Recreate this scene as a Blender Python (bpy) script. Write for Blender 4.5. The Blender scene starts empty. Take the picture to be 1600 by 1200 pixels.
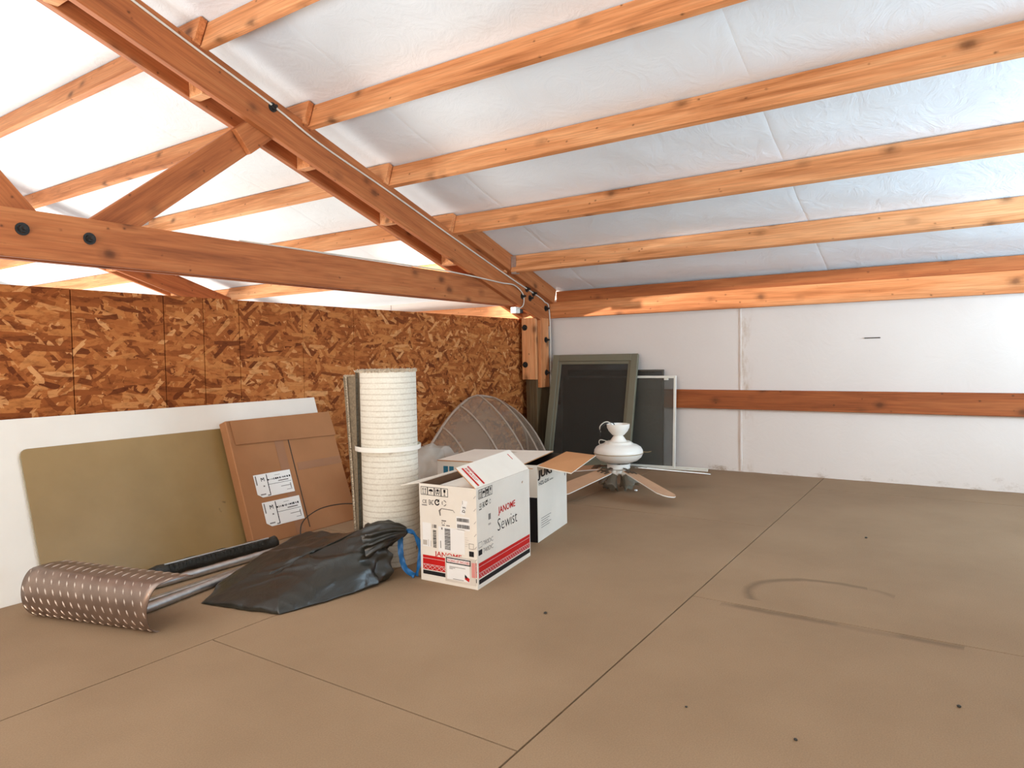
import bpy, bmesh, math, random
from mathutils import Vector, Matrix, noise as mnoise
random.seed(7)
SC = bpy.context.scene
COL = SC.collection
S = 0.92                      # one layout unit (camera height) in metres
def V(x, y, z):               # layout units (camera at the origin, loft floor at z=-1) -> metres, floor at z=0
    return Vector((S*x, S*y, S*(z+1)))

# ------------------------------------------------------------------ camera, world, lights, exposure
cam = bpy.data.cameras.new('camera'); cam.lens = 24.0; cam.sensor_width = 36.0; cam.clip_start = 0.02
co = bpy.data.objects.new('camera', cam); COL.objects.link(co); SC.camera = co
RT = Vector((-0.55486584, 0.83175375, -0.0175954)); UP = Vector((-0.04163279, -0.00663761, 0.99911093)); FW = Vector((-0.83089748, -0.55510507, -0.03831121))
M = Matrix((RT, UP, -FW)).transposed().to_4x4(); M.translation = V(0, 0, 0); co.matrix_world = M

world = bpy.data.worlds.new('world'); SC.world = world; world.use_nodes = True
bg = world.node_tree.nodes['Background']; bg.inputs[0].default_value = (1.0, 0.965, 0.92, 1); bg.inputs[1].default_value = 0.8

def area(name, loc, target, size, size_y, power, color, spread=180):
    l = bpy.data.lights.new(name, 'AREA'); l.shape = 'RECTANGLE'; l.size = size; l.size_y = size_y
    l.energy = power; l.color = color; l.spread = math.radians(spread)
    o = bpy.data.objects.new(name, l); COL.objects.link(o); o.location = loc
    o.rotation_euler = (Vector(target) - Vector(loc)).to_track_quat('-Z', 'Y').to_euler()
    return o
# daylight through the shop's big door beyond the partition
area('shop_door_daylight', V(-1.0, -10.3, -2.4), V(-3.2, -5.2, 1.3), 3.0, 2.6, 520, (1.0, 0.95, 0.88))
# warm general fill added at the unseen open side, left of the camera
area('open_side_fill', V(4.2, -0.6, 0.3), V(-4, -2.2, -0.1), 3.0, 2.0, 120, (1.0, 0.76, 0.58))
# fill added low on the open side to brighten the near ceiling
area('ceiling_fill', V(3.4, -1.2, -2.6), V(-1.6, -1.4, 2.2), 3.2, 3.2, 650, (0.87, 0.945, 1.0))
# cool daylight of the gable window behind the camera, right
area('gable_window_daylight', V(-3.9, 2.45, 0.30), V(-5.0, -0.2, 1.25), 1.1, 0.9, 86, (0.56, 0.80, 1.0), 125)

# spot added in the unseen shop to throw a sun patch on the wall plate
pl_ = bpy.data.lights.new('sun_patch_spot', 'SPOT'); pl_.energy = 2300; pl_.color = (1.0, 0.90, 0.79); pl_.shadow_soft_size = .05; pl_.spot_size = math.radians(27); pl_.spot_blend = .6
po_ = bpy.data.objects.new('sun_patch_spot', pl_); COL.objects.link(po_); po_.location = V(-3.1, -6.9, .34); po_.rotation_euler = (V(-5.8, -2.5, .45)-V(-3.1, -6.9, .34)).to_track_quat('-Z', 'Y').to_euler()

SC.view_settings.view_transform = 'Standard'; SC.view_settings.look = 'None'
SC.view_settings.gamma = 1.0; SC.view_settings.use_curve_mapping = False
SC.view_settings.exposure = 0.0
try:
    SC.cycles.use_denoising = True; SC.cycles.max_bounces = 10; SC.cycles.diffuse_bounces = 6
    SC.cycles.transparent_max_bounces = 16
except Exception: pass

# ------------------------------------------------------------------ materials
def newmat(name):
    m = bpy.data.materials.new(name); m.use_nodes = True
    return m, m.node_tree, m.node_tree.nodes['Principled BSDF']
def nd(t, typ, **kw):
    n = t.nodes.new(typ)
    for k, v in kw.items(): setattr(n, k, v)
    return n
def ramp(t, stops, interp='LINEAR'):
    r = t.nodes.new('ShaderNodeValToRGB'); r.color_ramp.interpolation = interp
    e = r.color_ramp.elements
    while len(e) < len(stops): e.new(0.5)
    for x, (p, c) in zip(e, stops): x.position = p; x.color = (*c, 1) if len(c) == 3 else c
    return r
def mapped(t, scale, rot=(0, 0, 0), rnd=True):
    tc = nd(t, 'ShaderNodeTexCoord'); mp = nd(t, 'ShaderNodeMapping')
    mp.inputs['Scale'].default_value = scale; mp.inputs['Rotation'].default_value = rot
    if rnd:
        oi = nd(t, 'ShaderNodeObjectInfo'); mu = nd(t, 'ShaderNodeMath', operation='MULTIPLY'); mu.inputs[1].default_value = 37.0
        t.links.new(oi.outputs['Random'], mu.inputs[0])
        ad = nd(t, 'ShaderNodeVectorMath', operation='ADD'); t.links.new(tc.outputs['Object'], ad.inputs[0]); t.links.new(mu.outputs[0], ad.inputs[1])
        t.links.new(ad.outputs[0], mp.inputs['Vector'])
    else: t.links.new(tc.outputs['Object'], mp.inputs['Vector'])
    return mp.outputs['Vector']
def noise(t, vec, scale=1, detail=4, rough=.55, dist=0):
    n = nd(t, 'ShaderNodeTexNoise'); n.inputs['Scale'].default_value = scale; n.inputs['Detail'].default_value = detail
    n.inputs['Roughness'].default_value = rough; n.inputs['Distortion'].default_value = dist
    t.links.new(vec, n.inputs['Vector']); return n
def mix(t, fac, a, b, blend='MIX'):
    m = nd(t, 'ShaderNodeMix', data_type='RGBA', blend_type=blend)
    for sock, v in ((m.inputs[0], fac), (m.inputs[6], a), (m.inputs[7], b)):
        if hasattr(v, 'is_linked'): t.links.new(v, sock)
        else: sock.default_value = v if isinstance(v, float) else (*v, 1)
    return m.outputs[2]
def bump(t, b, h, strength=.2, dist=.01):
    n = nd(t, 'ShaderNodeBump'); n.inputs['Strength'].default_value = strength; n.inputs['Distance'].default_value = dist
    t.links.new(h, n.inputs['Height']); t.links.new(n.outputs[0], b.inputs['Normal'])
def plain(name, rgb, rough=.6, metal=0.0, vary=.12, scale=6, spec=.5, bmp=0.0, bscale=None):
    m, t, b = newmat(name)
    v = mapped(t, (scale,)*3); n = noise(t, v)
    r = ramp(t, [(.25, tuple(c*(1-vary) for c in rgb)), (.75, tuple(min(1, c*(1+vary)) for c in rgb))])
    t.links.new(n.outputs[0], r.inputs[0]); t.links.new(r.outputs[0], b.inputs['Base Color'])
    b.inputs['Roughness'].default_value = rough; b.inputs['Metallic'].default_value = metal
    b.inputs['Specular IOR Level'].default_value = spec
    if bmp:
        n2 = noise(t, mapped(t, (bscale or scale*4,)*3)); bump(t, b, n2.outputs[0], bmp)
    return m
def wood(name, dark, mid, light, rough=.62, knots=True):
    m, t, b = newmat(name)
    v = mapped(t, (1.1, 15, 15)); n = noise(t, v, 1, 6, .6, .5)
    r = ramp(t, [(.28, dark), (.47, mid), (.72, light)])
    t.links.new(n.outputs[0], r.inputs[0])
    fine = noise(t, mapped(t, (5, 130, 130)), 1, 2, .5)
    fr = ramp(t, [(.35, (.80, .78, .76)), (.6, (1, 1, 1))]); t.links.new(fine.outputs[0], fr.inputs[0])
    c = mix(t, 1.0, r.outputs[0], fr.outputs[0], 'MULTIPLY')
    oi = nd(t, 'ShaderNodeObjectInfo'); rr = ramp(t, [(0, (.90, .74, .62)), (.5, (1.0, .93, .86)), (1, (1.12, 1.14, 1.16))]); t.links.new(oi.outputs['Random'], rr.inputs[0])
    c = mix(t, 1.0, c, rr.outputs[0], 'MULTIPLY')
    if knots:
        kv = mapped(t, (1, 1, 1)); wn = noise(t, kv, 26, 3, .6)
        for sc_, rr_ in (((4.2, 6.0, 6.0), .15), ((11, 13, 13), .075)):
            am = nd(t, 'ShaderNodeVectorMath', operation='MULTIPLY_ADD'); t.links.new(wn.outputs['Color'], am.inputs[0]); am.inputs[1].default_value = (.022, .014, .014); t.links.new(kv, am.inputs[2])
            mp2 = nd(t, 'ShaderNodeMapping'); mp2.inputs['Scale'].default_value = sc_; t.links.new(am.outputs[0], mp2.inputs['Vector'])
            vo = nd(t, 'ShaderNodeTexVoronoi'); vo.inputs['Scale'].default_value = 1.0; t.links.new(mp2.outputs[0], vo.inputs['Vector'])
            kr = ramp(t, [(.0, (.88, .88, .88)), (rr_*.55, (.7, .7, .7)), (rr_, (.28, .28, .28)), (rr_*1.7, (0, 0, 0))]); t.links.new(vo.outputs['Distance'], kr.inputs[0])
            c = mix(t, kr.outputs[0], c, tuple(x*.30 for x in dark))
    t.links.new(c, b.inputs['Base Color']); b.inputs['Roughness'].default_value = rough; b.inputs['Specular IOR Level'].default_value = .3
    bump(t, b, fine.outputs[0], .15, .004)
    return m

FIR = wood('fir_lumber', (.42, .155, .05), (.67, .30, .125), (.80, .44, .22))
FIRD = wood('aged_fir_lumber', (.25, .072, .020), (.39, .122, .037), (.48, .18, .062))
POSTM = wood('treated_post', (.07, .048, .024), (.12, .085, .042), (.17, .12, .06), knots=False)

def osb():
    m, t, b = newmat('oriented_strand_board'); col = None; hh = None
    layers = [((4, 6, 22), .12), ((4, 8, 30), -.45), ((4, 9, 34), .65), ((4, 8, 36), -1.0), ((4, 10, 34), 1.35), ((4, 9, 40), .30), ((4, 8, 32), -.2), ((4, 11, 52), .9), ((4, 10, 46), -.75), ((4, 7, 40), .05)]
    for i, (sc, ang) in enumerate(layers):
        tc = nd(t, 'ShaderNodeTexCoord'); m1 = nd(t, 'ShaderNodeMapping'); m1.inputs['Rotation'].default_value = (0, ang, 0)
        t.links.new(tc.outputs['Object'], m1.inputs['Vector'])
        wob = noise(t, m1.outputs[0], 9, 2); am = nd(t, 'ShaderNodeVectorMath', operation='MULTIPLY_ADD')
        t.links.new(wob.outputs['Color'], am.inputs[0]); am.inputs[1].default_value = (.02, .02, .010); t.links.new(m1.outputs[0], am.inputs[2])
        m2 = nd(t, 'ShaderNodeMapping'); m2.inputs['Scale'].default_value = (sc[1], .01, sc[2]); m2.inputs['Location'].default_value = (i*3.7, i*9.1, i*5.3)
        t.links.new(am.outputs[0], m2.inputs['Vector'])
        vo = nd(t, 'ShaderNodeTexVoronoi', distance='CHEBYCHEV'); vo.inputs['Scale'].default_value = 1.0; t.links.new(m2.outputs[0], vo.inputs['Vector'])
        sp = nd(t, 'ShaderNodeSeparateColor'); t.links.new(vo.outputs['Color'], sp.inputs[0])
        r = ramp(t, [(0, (.14, .034, .009)), (.22, (.28, .078, .019)), (.55, (.40, .128, .033)), (.85, (.50, .19, .055)), (1, (.63, .30, .115))])
        t.links.new(sp.outputs[0], r.inputs[0])
        if col is None: col, hh = r.outputs[0], sp.outputs[0]
        else:
            th = nd(t, 'ShaderNodeMath', operation='GREATER_THAN'); th.inputs[1].default_value = .62 if i < 6 else .80
            t.links.new(sp.outputs[1], th.inputs[0]); col = mix(t, th.outputs[0], col, r.outputs[0])
            hm = nd(t, 'ShaderNodeMix'); t.links.new(th.outputs[0], hm.inputs[0]); t.links.new(hh, hm.inputs[2]); t.links.new(sp.outputs[0], hm.inputs[3]); hh = hm.outputs[0]
    g = noise(t, mapped(t, (22, 22, 60), rnd=False), 1, 4, .7)
    gr = ramp(t, [(.32, (.50, .45, .42)), (.52, (1, 1, 1))]); t.links.new(g.outputs[0], gr.inputs[0])
    col = mix(t, .8, col, gr.outputs[0], 'MULTIPLY')
    t.links.new(col, b.inputs['Base Color']); b.inputs['Roughness'].default_value = .7; b.inputs['Specular IOR Level'].default_value = .12
    bump(t, b, hh, .25, .003)
    return m
OSB = osb()

def floormat():
    m, t, b = newmat('dusty_floor_panel')
    w = mapped(t, (1, 1, 1), rnd=False)
    n = noise(t, w, 1.6, 5, .6); r = ramp(t, [(.3, (.28, .182, .106)), (.55, (.322, .213, .126)), (.78, (.355, .237, .143))]); t.links.new(n.outputs[0], r.inputs[0])
    g = noise(t, w, 240, 3, .7); gr = ramp(t, [(.3, (.86, .86, .86)), (.7, (1.08, 1.08, 1.08))]); t.links.new(g.outputs[0], gr.inputs[0])
    c = mix(t, 1.0, r.outputs[0], gr.outputs[0], 'MULTIPLY')
    # water-stain ring (arc) and dark tail streak, with their own shape
    sep = nd(t, 'ShaderNodeSeparateXYZ'); wn = noise(t, w, 9, 3); wv = nd(t, 'ShaderNodeVectorMath', operation='MULTIPLY_ADD')
    t.links.new(wn.outputs['Color'], wv.inputs[0]); wv.inputs[1].default_value = (.035, .035, 0); t.links.new(w, wv.inputs[2]); t.links.new(wv.outputs[0], sep.inputs[0])
    def mth(op, a, bb=None):
        k = nd(t, 'ShaderNodeMath', operation=op)
        for i, q in enumerate((a, bb)):
            if q is None: continue
            if hasattr(q, 'is_linked'): t.links.new(q, k.inputs[i])
            else: k.inputs[i].default_value = q
        return k.outputs[0]
    X, Y = sep.outputs[0], sep.outputs[1]
    cx, cy, rx, ry = -2.95*S+.017, -.45*S+.017, .25*S, .32*S
    e = mth('SQRT', mth('ADD', mth('POWER', mth('DIVIDE', mth('SUBTRACT', X, cx), rx), 2.0), mth('POWER', mth('DIVIDE', mth('SUBTRACT', Y, cy), ry), 2.0)))
    band = mth('ABSOLUTE', mth('SUBTRACT', e, 1.0))
    br = ramp(t, [(.0, (1, 1, 1)), (.05, (.55, .55, .55)), (.10, (0, 0, 0))]); t.links.new(band, br.inputs[0])
    fade = noise(t, w, 4.5, 3); fr = ramp(t, [(.38, (0, 0, 0)), (.58, (1, 1, 1))]); t.links.new(fade.outputs[0], fr.inputs[0])
    left = mth('LESS_THAN', Y, -.33*S)
    k1 = mth('MULTIPLY', mth('MULTIPLY', br.outputs[0], mth('MAXIMUM', fr.outputs[0], left)), mth('MULTIPLY', mth('LESS_THAN', Y, -.22*S), mth('LESS_THAN', X, -2.80*S)))
    # streak along x = -2.70..-2.66 from y=-.7 to .1
    d2 = mth('ABSOLUTE', mth('SUBTRACT', X, mth('MULTIPLY_ADD', Y, .0))) if False else mth('ABSOLUTE', mth('SUBTRACT', X, -2.705*S+.017))
    sr = ramp(t, [(.0, (1, 1, 1)), (.012, (.7, .7, .7)), (.026, (0, 0, 0))]); t.links.new(d2, sr.inputs[0])
    k2 = mth('MULTIPLY', mth('MULTIPLY', sr.outputs[0], mth('GREATER_THAN', Y, -.80*S)), mth('LESS_THAN', Y, .02*S))
    k2 = mth('MULTIPLY', k2, mth('MAXIMUM', fr.outputs[0], .45))
    kk = mth('MULTIPLY', mth('MAXIMUM', k1, k2), .62)
    c = mix(t, kk, c, (.13, .085, .05))
    t.links.new(c, b.inputs['Base Color']); b.inputs['Roughness'].default_value = .8; b.inputs['Specular IOR Level'].default_value = .2
    bump(t, b, g.outputs[0], .12, .002)
    return m
FLOOR = floormat()
JOINT = plain('dark_joint', (.035, .02, .011), .95, spec=.1)

def vinyl(name, rgb, dirt):
    m, t, b = newmat(name); w = mapped(t, (1, 1, 1), rnd=False)
    n = noise(t, w, 1.3, 5, .6); r = ramp(t, [(.3, tuple(c*.95 for c in rgb)), (.7, rgb)]); t.links.new(n.outputs[0], r.inputs[0]); c = r.outputs[0]
    if dirt:
        sep = nd(t, 'ShaderNodeSeparateXYZ'); t.links.new(w, sep.inputs[0])
        d = noise(t, mapped(t, (6, 6, 9), rnd=False), 1, 6, .75); ml = nd(t, 'ShaderNodeMath', operation='MULTIPLY_ADD'); t.links.new(d.outputs[0], ml.inputs[0]); ml.inputs[1].default_value = -.75; ml.inputs[2].default_value = .50
        ad = nd(t, 'ShaderNodeMath', operation='ADD'); t.links.new(sep.outputs[2], ad.inputs[0]); t.links.new(ml.outputs[0], ad.inputs[1])
        dr = ramp(t, [(.0, (.7, .7, .7)), (.05, (.25, .25, .25)), (.12, (0, 0, 0))]); t.links.new(ad.outputs[0], dr.inputs[0])
        c = mix(t, dr.outputs[0], c, (.30, .19, .10))
        # tea-coloured runs beside the taped seam
        s2 = nd(t, 'ShaderNodeMath', operation='SUBTRACT'); t.links.new(sep.outputs[1], s2.inputs[0]); s2.inputs[1].default_value = -1.56*S
        ab = nd(t, 'ShaderNodeMath', operation='ABSOLUTE'); t.links.new(s2.outputs[0], ab.inputs[0])
        sr = ramp(t, [(.0, (1, 1, 1)), (.03, (.6, .6, .6)), (.07, (0, 0, 0))]); t.links.new(ab.outputs[0], sr.inputs[0])
        d2 = noise(t, mapped(t, (14, 14, 5), rnd=False), 1, 5, .7); d2r = ramp(t, [(.5, (0, 0, 0)), (.68, (.65, .65, .65))]); t.links.new(d2.outputs[0], d2r.inputs[0])
        c = mix(t, mix(t, 1.0, sr.outputs[0], d2r.outputs[0], 'MULTIPLY'), c, (.45, .30, .16))
    t.links.new(c, b.inputs['Base Color']); b.inputs['Roughness'].default_value = .5; b.inputs['Specular IOR Level'].default_value = .3
    n1 = noise(t, w, 5, 7, .66, 1.6); bump(t, b, n1.outputs[0], .14 if dirt else .34, .022)
    return m
VINYL = vinyl('white_vinyl_insulation_facing', (.80, .85, .88), False)
VWALL = vinyl('white_wall_insulation_facing', (.75, .675, .615), True)

WHITEP = plain('white_panel', (.78, .735, .66), .5, vary=.03)
KRAFT = plain('kraft_cardboard', (.36, .165, .072), .8, vary=.10, scale=4, spec=.2)
KRAFTL = plain('inner_kraft', (.52, .25, .11), .85, vary=.06, scale=5, spec=.15)
TAPE = plain('brown_packing_tape', (.30, .135, .06), .3, vary=.06)
CARTON = plain('white_carton', (.80, .745, .655), .55, vary=.05, scale=5, spec=.3)
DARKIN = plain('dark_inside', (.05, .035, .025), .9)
STYRO = plain('polystyrene_foam', (.85, .82, .74), .8, vary=.03)
INK = plain('black_ink', (.016, .014, .015), .7, vary=.05, spec=.2)
GREYINK = plain('grey_ink', (.20, .18, .16), .7)
FAINT = plain('faint_ink', (.50, .45, .39), .7)
RED = plain('red_ink', (.56, .014, .012), .6, vary=.06, spec=.2)
PINK = plain('pale_red_ink', (.70, .27, .24), .6)
TEAL = plain('teal_ink', (.015, .16, .26), .55)
LABEL = plain('white_label_paper', (.84, .83, .80), .5, vary=.03)
BLACKM = plain('black_iron', (.02, .018, .016), .55, .3)
GALV = plain('galvanised_steel', (.56, .57, .58), .38, .9, vary=.2, scale=30)
TREAD = plain('bronzed_tread_plate', (.30, .225, .185), .38, .8, vary=.22, scale=14)
LUG = plain('worn_tread_lug', (.62, .51, .42), .36, .85, vary=.15)
OLIVE = plain('olive_painted_frame', (.165, .152, .10), .55, vary=.07)
WFRAME = plain('white_painted_aluminium', (.76, .73, .64), .45, vary=.06)
BFRAME = plain('dark_bronze_frame', (.075, .062, .045), .5)
ENAMEL = plain('white_enamel', (.84, .81, .74), .28, vary=.03, spec=.5)
BLADE = plain('light_oak_blade', (.50, .285, .16), .5, vary=.10, scale=8)
BRASS = plain('tarnished_brass', (.40, .29, .14), .4, .7)
CABLEW = plain('white_cable', (.62, .56, .47), .5)
BACKING = None
def carpetback():
    m, t, b = newmat('carpet_backing'); w = mapped(t, (1, 1, 1), rnd=False)
    sep = nd(t, 'ShaderNodeSeparateXYZ'); t.links.new(w, sep.inputs[0]); wn = noise(t, w, 6, 2); a = nd(t, 'ShaderNodeMath', operation='MULTIPLY_ADD'); t.links.new(wn.outputs[0], a.inputs[0]); a.inputs[1].default_value = .006; t.links.new(sep.outputs[2], a.inputs[2])
    md = nd(t, 'ShaderNodeMath', operation='MODULO'); t.links.new(a.outputs[0], md.inputs[0]); md.inputs[1].default_value = .0248
    r = ramp(t, [(.0, (1, 1, 1)), (.0026, (1, 1, 1)), (.0046, (0, 0, 0)), (1, (0, 0, 0))]); t.links.new(md.outputs[0], r.inputs[0])
    g = noise(t, w, 130, 3, .6); gr = ramp(t, [(.3, (.70, .655, .55)), (.7, (.83, .785, .68))]); t.links.new(g.outputs[0], gr.inputs[0])
    brk = noise(t, w, 30, 2); bk = ramp(t, [(.3, (.35, .35, .35)), (.6, (.95, .95, .95))]); t.links.new(brk.outputs[0], bk.inputs[0])
    c = mix(t, mix(t, 1.0, r.outputs[0], bk.outputs[0], 'MULTIPLY'), gr.outputs[0], (.44, .36, .25))
    vo = noise(t, w, 14, 1, .4); vr = ramp(t, [(.74, (0, 0, 0)), (.78, (.8, .8, .8))]); t.links.new(vo.outputs[0], vr.inputs[0])
    c = mix(t, vr.outputs[0], c, (.25, .12, .05))
    t.links.new(c, b.inputs['Base Color']); b.inputs['Roughness'].default_value = .85; bump(t, b, g.outputs[0], .3, .002)
    return m
BACKING = carpetback()
PILE = plain('carpet_pile', (.58, .49, .37), .95, vary=.3, scale=90, spec=.1)
def bagmat():
    m, t, b = newmat('black_bag_film'); b.inputs['Base Color'].default_value = (.020, .019, .014, 1); b.inputs['Roughness'].default_value = .30
    b.inputs['Specular IOR Level'].default_value = .62
    n = noise(t, mapped(t, (9, 9, 9), rnd=False), 1, 4, .6, 1.2); bump(t, b, n.outputs[0], .35, .012)
    return m
BAG = bagmat()
BLUE = plain('blue_drawstring_film', (.012, .12, .32), .4, vary=.2, scale=30)
BUNDLE = plain('black_rubber', (.025, .023, .018), .5, vary=.2, scale=40, bmp=.5)
def glassy(name, rgb, alpha, rough):
    m, t, b = newmat(name); b.inputs['Base Color'].default_value = (*rgb, 1); b.inputs['Roughness'].default_value = rough
    n = noise(t, mapped(t, (3, 3, 3)), 1, 3); r = ramp(t, [(.2, (alpha-.08,)*3), (.8, (alpha+.08,)*3)])
    t.links.new(n.outputs[0], r.inputs[0]); t.links.new(r.outputs[0], b.inputs['Alpha']); return m
DOME = glassy('hazy_clear_plastic', (.30, .215, .15), .62, .12)
RIBM = glassy('plastic_rib', (.50, .40, .32), .6, .10)
POLY = glassy('crumpled_poly_film', (.62, .57, .5), .55, .2)
SHADE = glassy('smoky_glass', (.26, .235, .18), .62, .15)
SHEETC = glassy('acrylic_sheet', (.55, .47, .32), .55, .10)
MESHB = glassy('dark_insect_mesh', (.035, .03, .022), .66, .8)
MESHG = glassy('fine_insect_mesh', (.12, .11, .085), .45, .8)
def masking():
    m, t, b = newmat('tan_masking_paper'); w = mapped(t, (1, 1, 1), rnd=False)
    n = noise(t, w, 2.2, 5, .6); r = ramp(t, [(.3, (.25, .155, .052)), (.7, (.325, .207, .078))]); t.links.new(n.outputs[0], r.inputs[0])
    d = noise(t, w, 13, 2, .5); dr = ramp(t, [(.76, (0, 0, 0)), (.80, (.8, .8, .8))]); t.links.new(d.outputs[0], dr.inputs[0])
    t.links.new(mix(t, dr.outputs[0], r.outputs[0], (.10, .06, .02)), b.inputs['Base Color']); b.inputs['Roughness'].default_value = .42
    return m
MASKP = masking()

# ------------------------------------------------------------------ builders
WM = {}
def link(o, parent=None, world=None):
    world = world or Matrix.Identity(4)
    COL.objects.link(o); WM[o] = world
    if parent is not None:
        o.parent = parent; o.matrix_parent_inverse = WM[parent].inverted()
    o.matrix_basis = world
    return o
def mobj(name, bm, mat, parent=None, world=None, smooth=False, kind=None, label=None):
    me = bpy.data.meshes.new(name); bmesh.ops.recalc_face_normals(bm, faces=bm.faces[:]); bm.to_mesh(me); bm.free()
    for m in (mat if isinstance(mat, (list, tuple)) else [mat]): me.materials.append(m)
    if smooth:
        me.polygons.foreach_set('use_smooth', [True]*len(me.polygons))
        if smooth != 'all':
            try: me.set_sharp_from_angle(angle=math.radians(40))
            except Exception: pass
    o = bpy.data.objects.new(name, me)
    if kind: o['kind'] = kind
    if label: o['label'] = label
    return link(o, parent, world)
def thing(name, label, cat, loc=(0, 0, 0), group=None):
    o = bpy.data.objects.new(name, None); o.empty_display_size = .05
    o['label'] = label; o['category'] = cat
    if group: o['group'] = group
    return link(o, None, Matrix.Translation(loc))
def tag(o, label, cat, group=None):
    o['label'] = label; o['category'] = cat
    if group: o['group'] = group
    return o
def struct(name):
    o = bpy.data.objects.new(name, None); o['kind'] = 'structure'; return link(o)
def bx(bm, lo, hi, bev=0.0):
    r = bmesh.ops.create_cube(bm, size=1); vs = r['verts']
    lo, hi = Vector(lo), Vector(hi)
    for v in vs: v.co = Vector(((lo[i]+hi[i])/2 + v.co[i]*(hi[i]-lo[i]) for i in range(3)))
    if bev:
        es = list({e for v in vs for e in v.link_edges}); bmesh.ops.bevel(bm, geom=es, offset=bev, segments=1, affect='EDGES')
def quad(bm, pts):
    return bm.faces.new([bm.verts.new(Vector(p)) for p in pts])
def box(name, lo, hi, mat, parent=None, bev=.002, **k):
    bm = bmesh.new(); bx(bm, lo, hi, bev); return mobj(name, bm, mat, parent, **k)
def frame(p, ex, ey=None, ez=None):
    """matrix with local x along ex; z as near ez as can be"""
    ex = Vector(ex).normalized(); ez = Vector(ez or (0, 0, 1)); ey = ez.cross(ex).normalized(); ez = ex.cross(ey)
    m = Matrix((ex, ey, ez)).transposed().to_4x4(); m.translation = Vector(p); return m
def board(name, p0, p1, w, h, mat, parent=None, up=(0, 0, 1), bev=.0025, segs=1, **k):
    """timber from p0 to p1 (centre line), w across, h along up; local x is the grain"""
    p0, p1 = Vector(p0), Vector(p1); L = (p1-p0).length; bm = bmesh.new()
    bx(bm, (0, -w/2, -h/2), (L, w/2, h/2), bev)
    return mobj(name, bm, mat, parent, frame(p0, p1-p0, ez=up), **k)
def tube(name, pts, r, mat, parent=None, n=8, closed=False, **k):
    bm = bmesh.new(); tube_bm(bm, pts, r, n); return mobj(name, bm, mat, parent, smooth=True, **k)
def tube_bm(bm, pts, r, n=8, flat=1.0):
    pts = [Vector(p) for p in pts]; prev = None; refn = None
    for i, p in enumerate(pts):
        d = (pts[min(i+1, len(pts)-1)]-pts[max(i-1, 0)]).normalized()
        a = d.cross(Vector((0, 0, 1)) if abs(d.z) < .95 else Vector((1, 0, 0))).normalized()
        if refn is not None:
            a = (refn - d*refn.dot(d)).normalized()
        refn = a; b = d.cross(a); rr = r[i] if isinstance(r, (list, tuple)) else r
        ring = [bm.verts.new(p + a*math.cos(2*math.pi*k/n)*rr + b*math.sin(2*math.pi*k/n)*rr*flat) for k in range(n)]
        if prev:
            for k in range(n): bm.faces.new((prev[k], prev[(k+1) % n], ring[(k+1) % n], ring[k]))
        else: bm.faces.new(ring[::-1])
        prev = ring
    bm.faces.new(prev)
def smooth_path(pts, n=6):
    pts = [Vector(p) for p in pts]; out = []
    for i in range(len(pts)-1):
        p0, p1, p2, p3 = pts[max(i-1, 0)], pts[i], pts[i+1], pts[min(i+2, len(pts)-1)]
        for j in range(n):
            t = j/n
            out.append(.5*((2*p1)+(p2-p0)*t+(2*p0-5*p1+4*p2-p3)*t*t+(3*p1-p0-3*p2+p3)*t**3))
    out.append(pts[-1]); return out
def lathe_bm(bm, prof, n=32, at=(0, 0, 0)):
    prev = None; at = Vector(at)
    for r, z in prof:
        ring = [bm.verts.new(at+Vector((r*math.cos(2*math.pi*k/n), r*math.sin(2*math.pi*k/n), z))) for k in range(n)]
        if prev:
            for k in range(n): bm.faces.new((prev[k], prev[(k+1) % n], ring[(k+1) % n], ring[k]))
        prev = ring
def lathe(name, prof, mat, parent=None, n=32, world=None, **k):
    bm = bmesh.new(); lathe_bm(bm, prof, n); return mobj(name, bm, mat, parent, world, smooth=True, **k)
BOLTME = None
def bolt(parent, p, axis):
    """washer, nut and threaded end pointing along axis"""
    global BOLTME
    if BOLTME is None:
        bm = bmesh.new()
        lathe_bm(bm, [(0, 0), (.026, 0), (.026, .004), (.016, .004)], 16)
        lathe_bm(bm, [(.016, .003), (.016, .017), (.0085, .018)], 6)
        lathe_bm(bm, [(.0085, .015), (.0085, .036), (0, .037)], 10)
        BOLTME = bpy.data.meshes.new('bolt'); bmesh.ops.recalc_face_normals(bm, faces=bm.faces[:]); bm.to_mesh(BOLTME); bm.free(); BOLTME.materials.append(BLACKM)
    o = bpy.data.objects.new('bolt', BOLTME); a = Vector(axis)
    w = a.to_track_quat('Z', 'Y').to_matrix().to_4x4(); w.translation = Vector(p); link(o, parent, w); return o

# ------------------------------------------------------------------ the shell
WX = -5.86                                    # right wall face
RIDGE = 1.0
def roof_z(x): return .64 + .325*(x+5.86) if x <= RIDGE else .64 + .325*(RIDGE+5.86) - .325*(x-RIDGE)
SLOPE = Vector((1, 0, .325)).normalized(); RNORM = Vector((-.325, 0, 1)).normalized()

# loft floor: full 4 x 8 ft sheets laid along x, staggered, on a dark deck
fl = struct('floor')
box('floor_deck', V(-5.9, -3.75, -1.06), V(1.4, 2.62, -1.0135), JOINT, fl, 0)
rows = [(-3.591, -2.268, -2.732), (-2.268, -.945, -1.412), (-.945, .378, -2.732), (.378, 1.701, -1.412), (1.701, 2.60, -2.732)]
for y0, y1, xj in rows:
    xs = [xj + 2.644*k for k in range(-3, 4)]
    xs = [-5.88] + [x for x in xs if -5.75 < x < 1.2] + [1.32]
    for a, b in zip(xs[:-1], xs[1:]):
        g = .0026
        bm = bmesh.new(); bx(bm, (S*a+.0022, S*y0+g, -.0128), (S*b-.0022, S*y1-g, 0), .0003); mobj('floor_panel', bm, FLOOR, fl)
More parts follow.
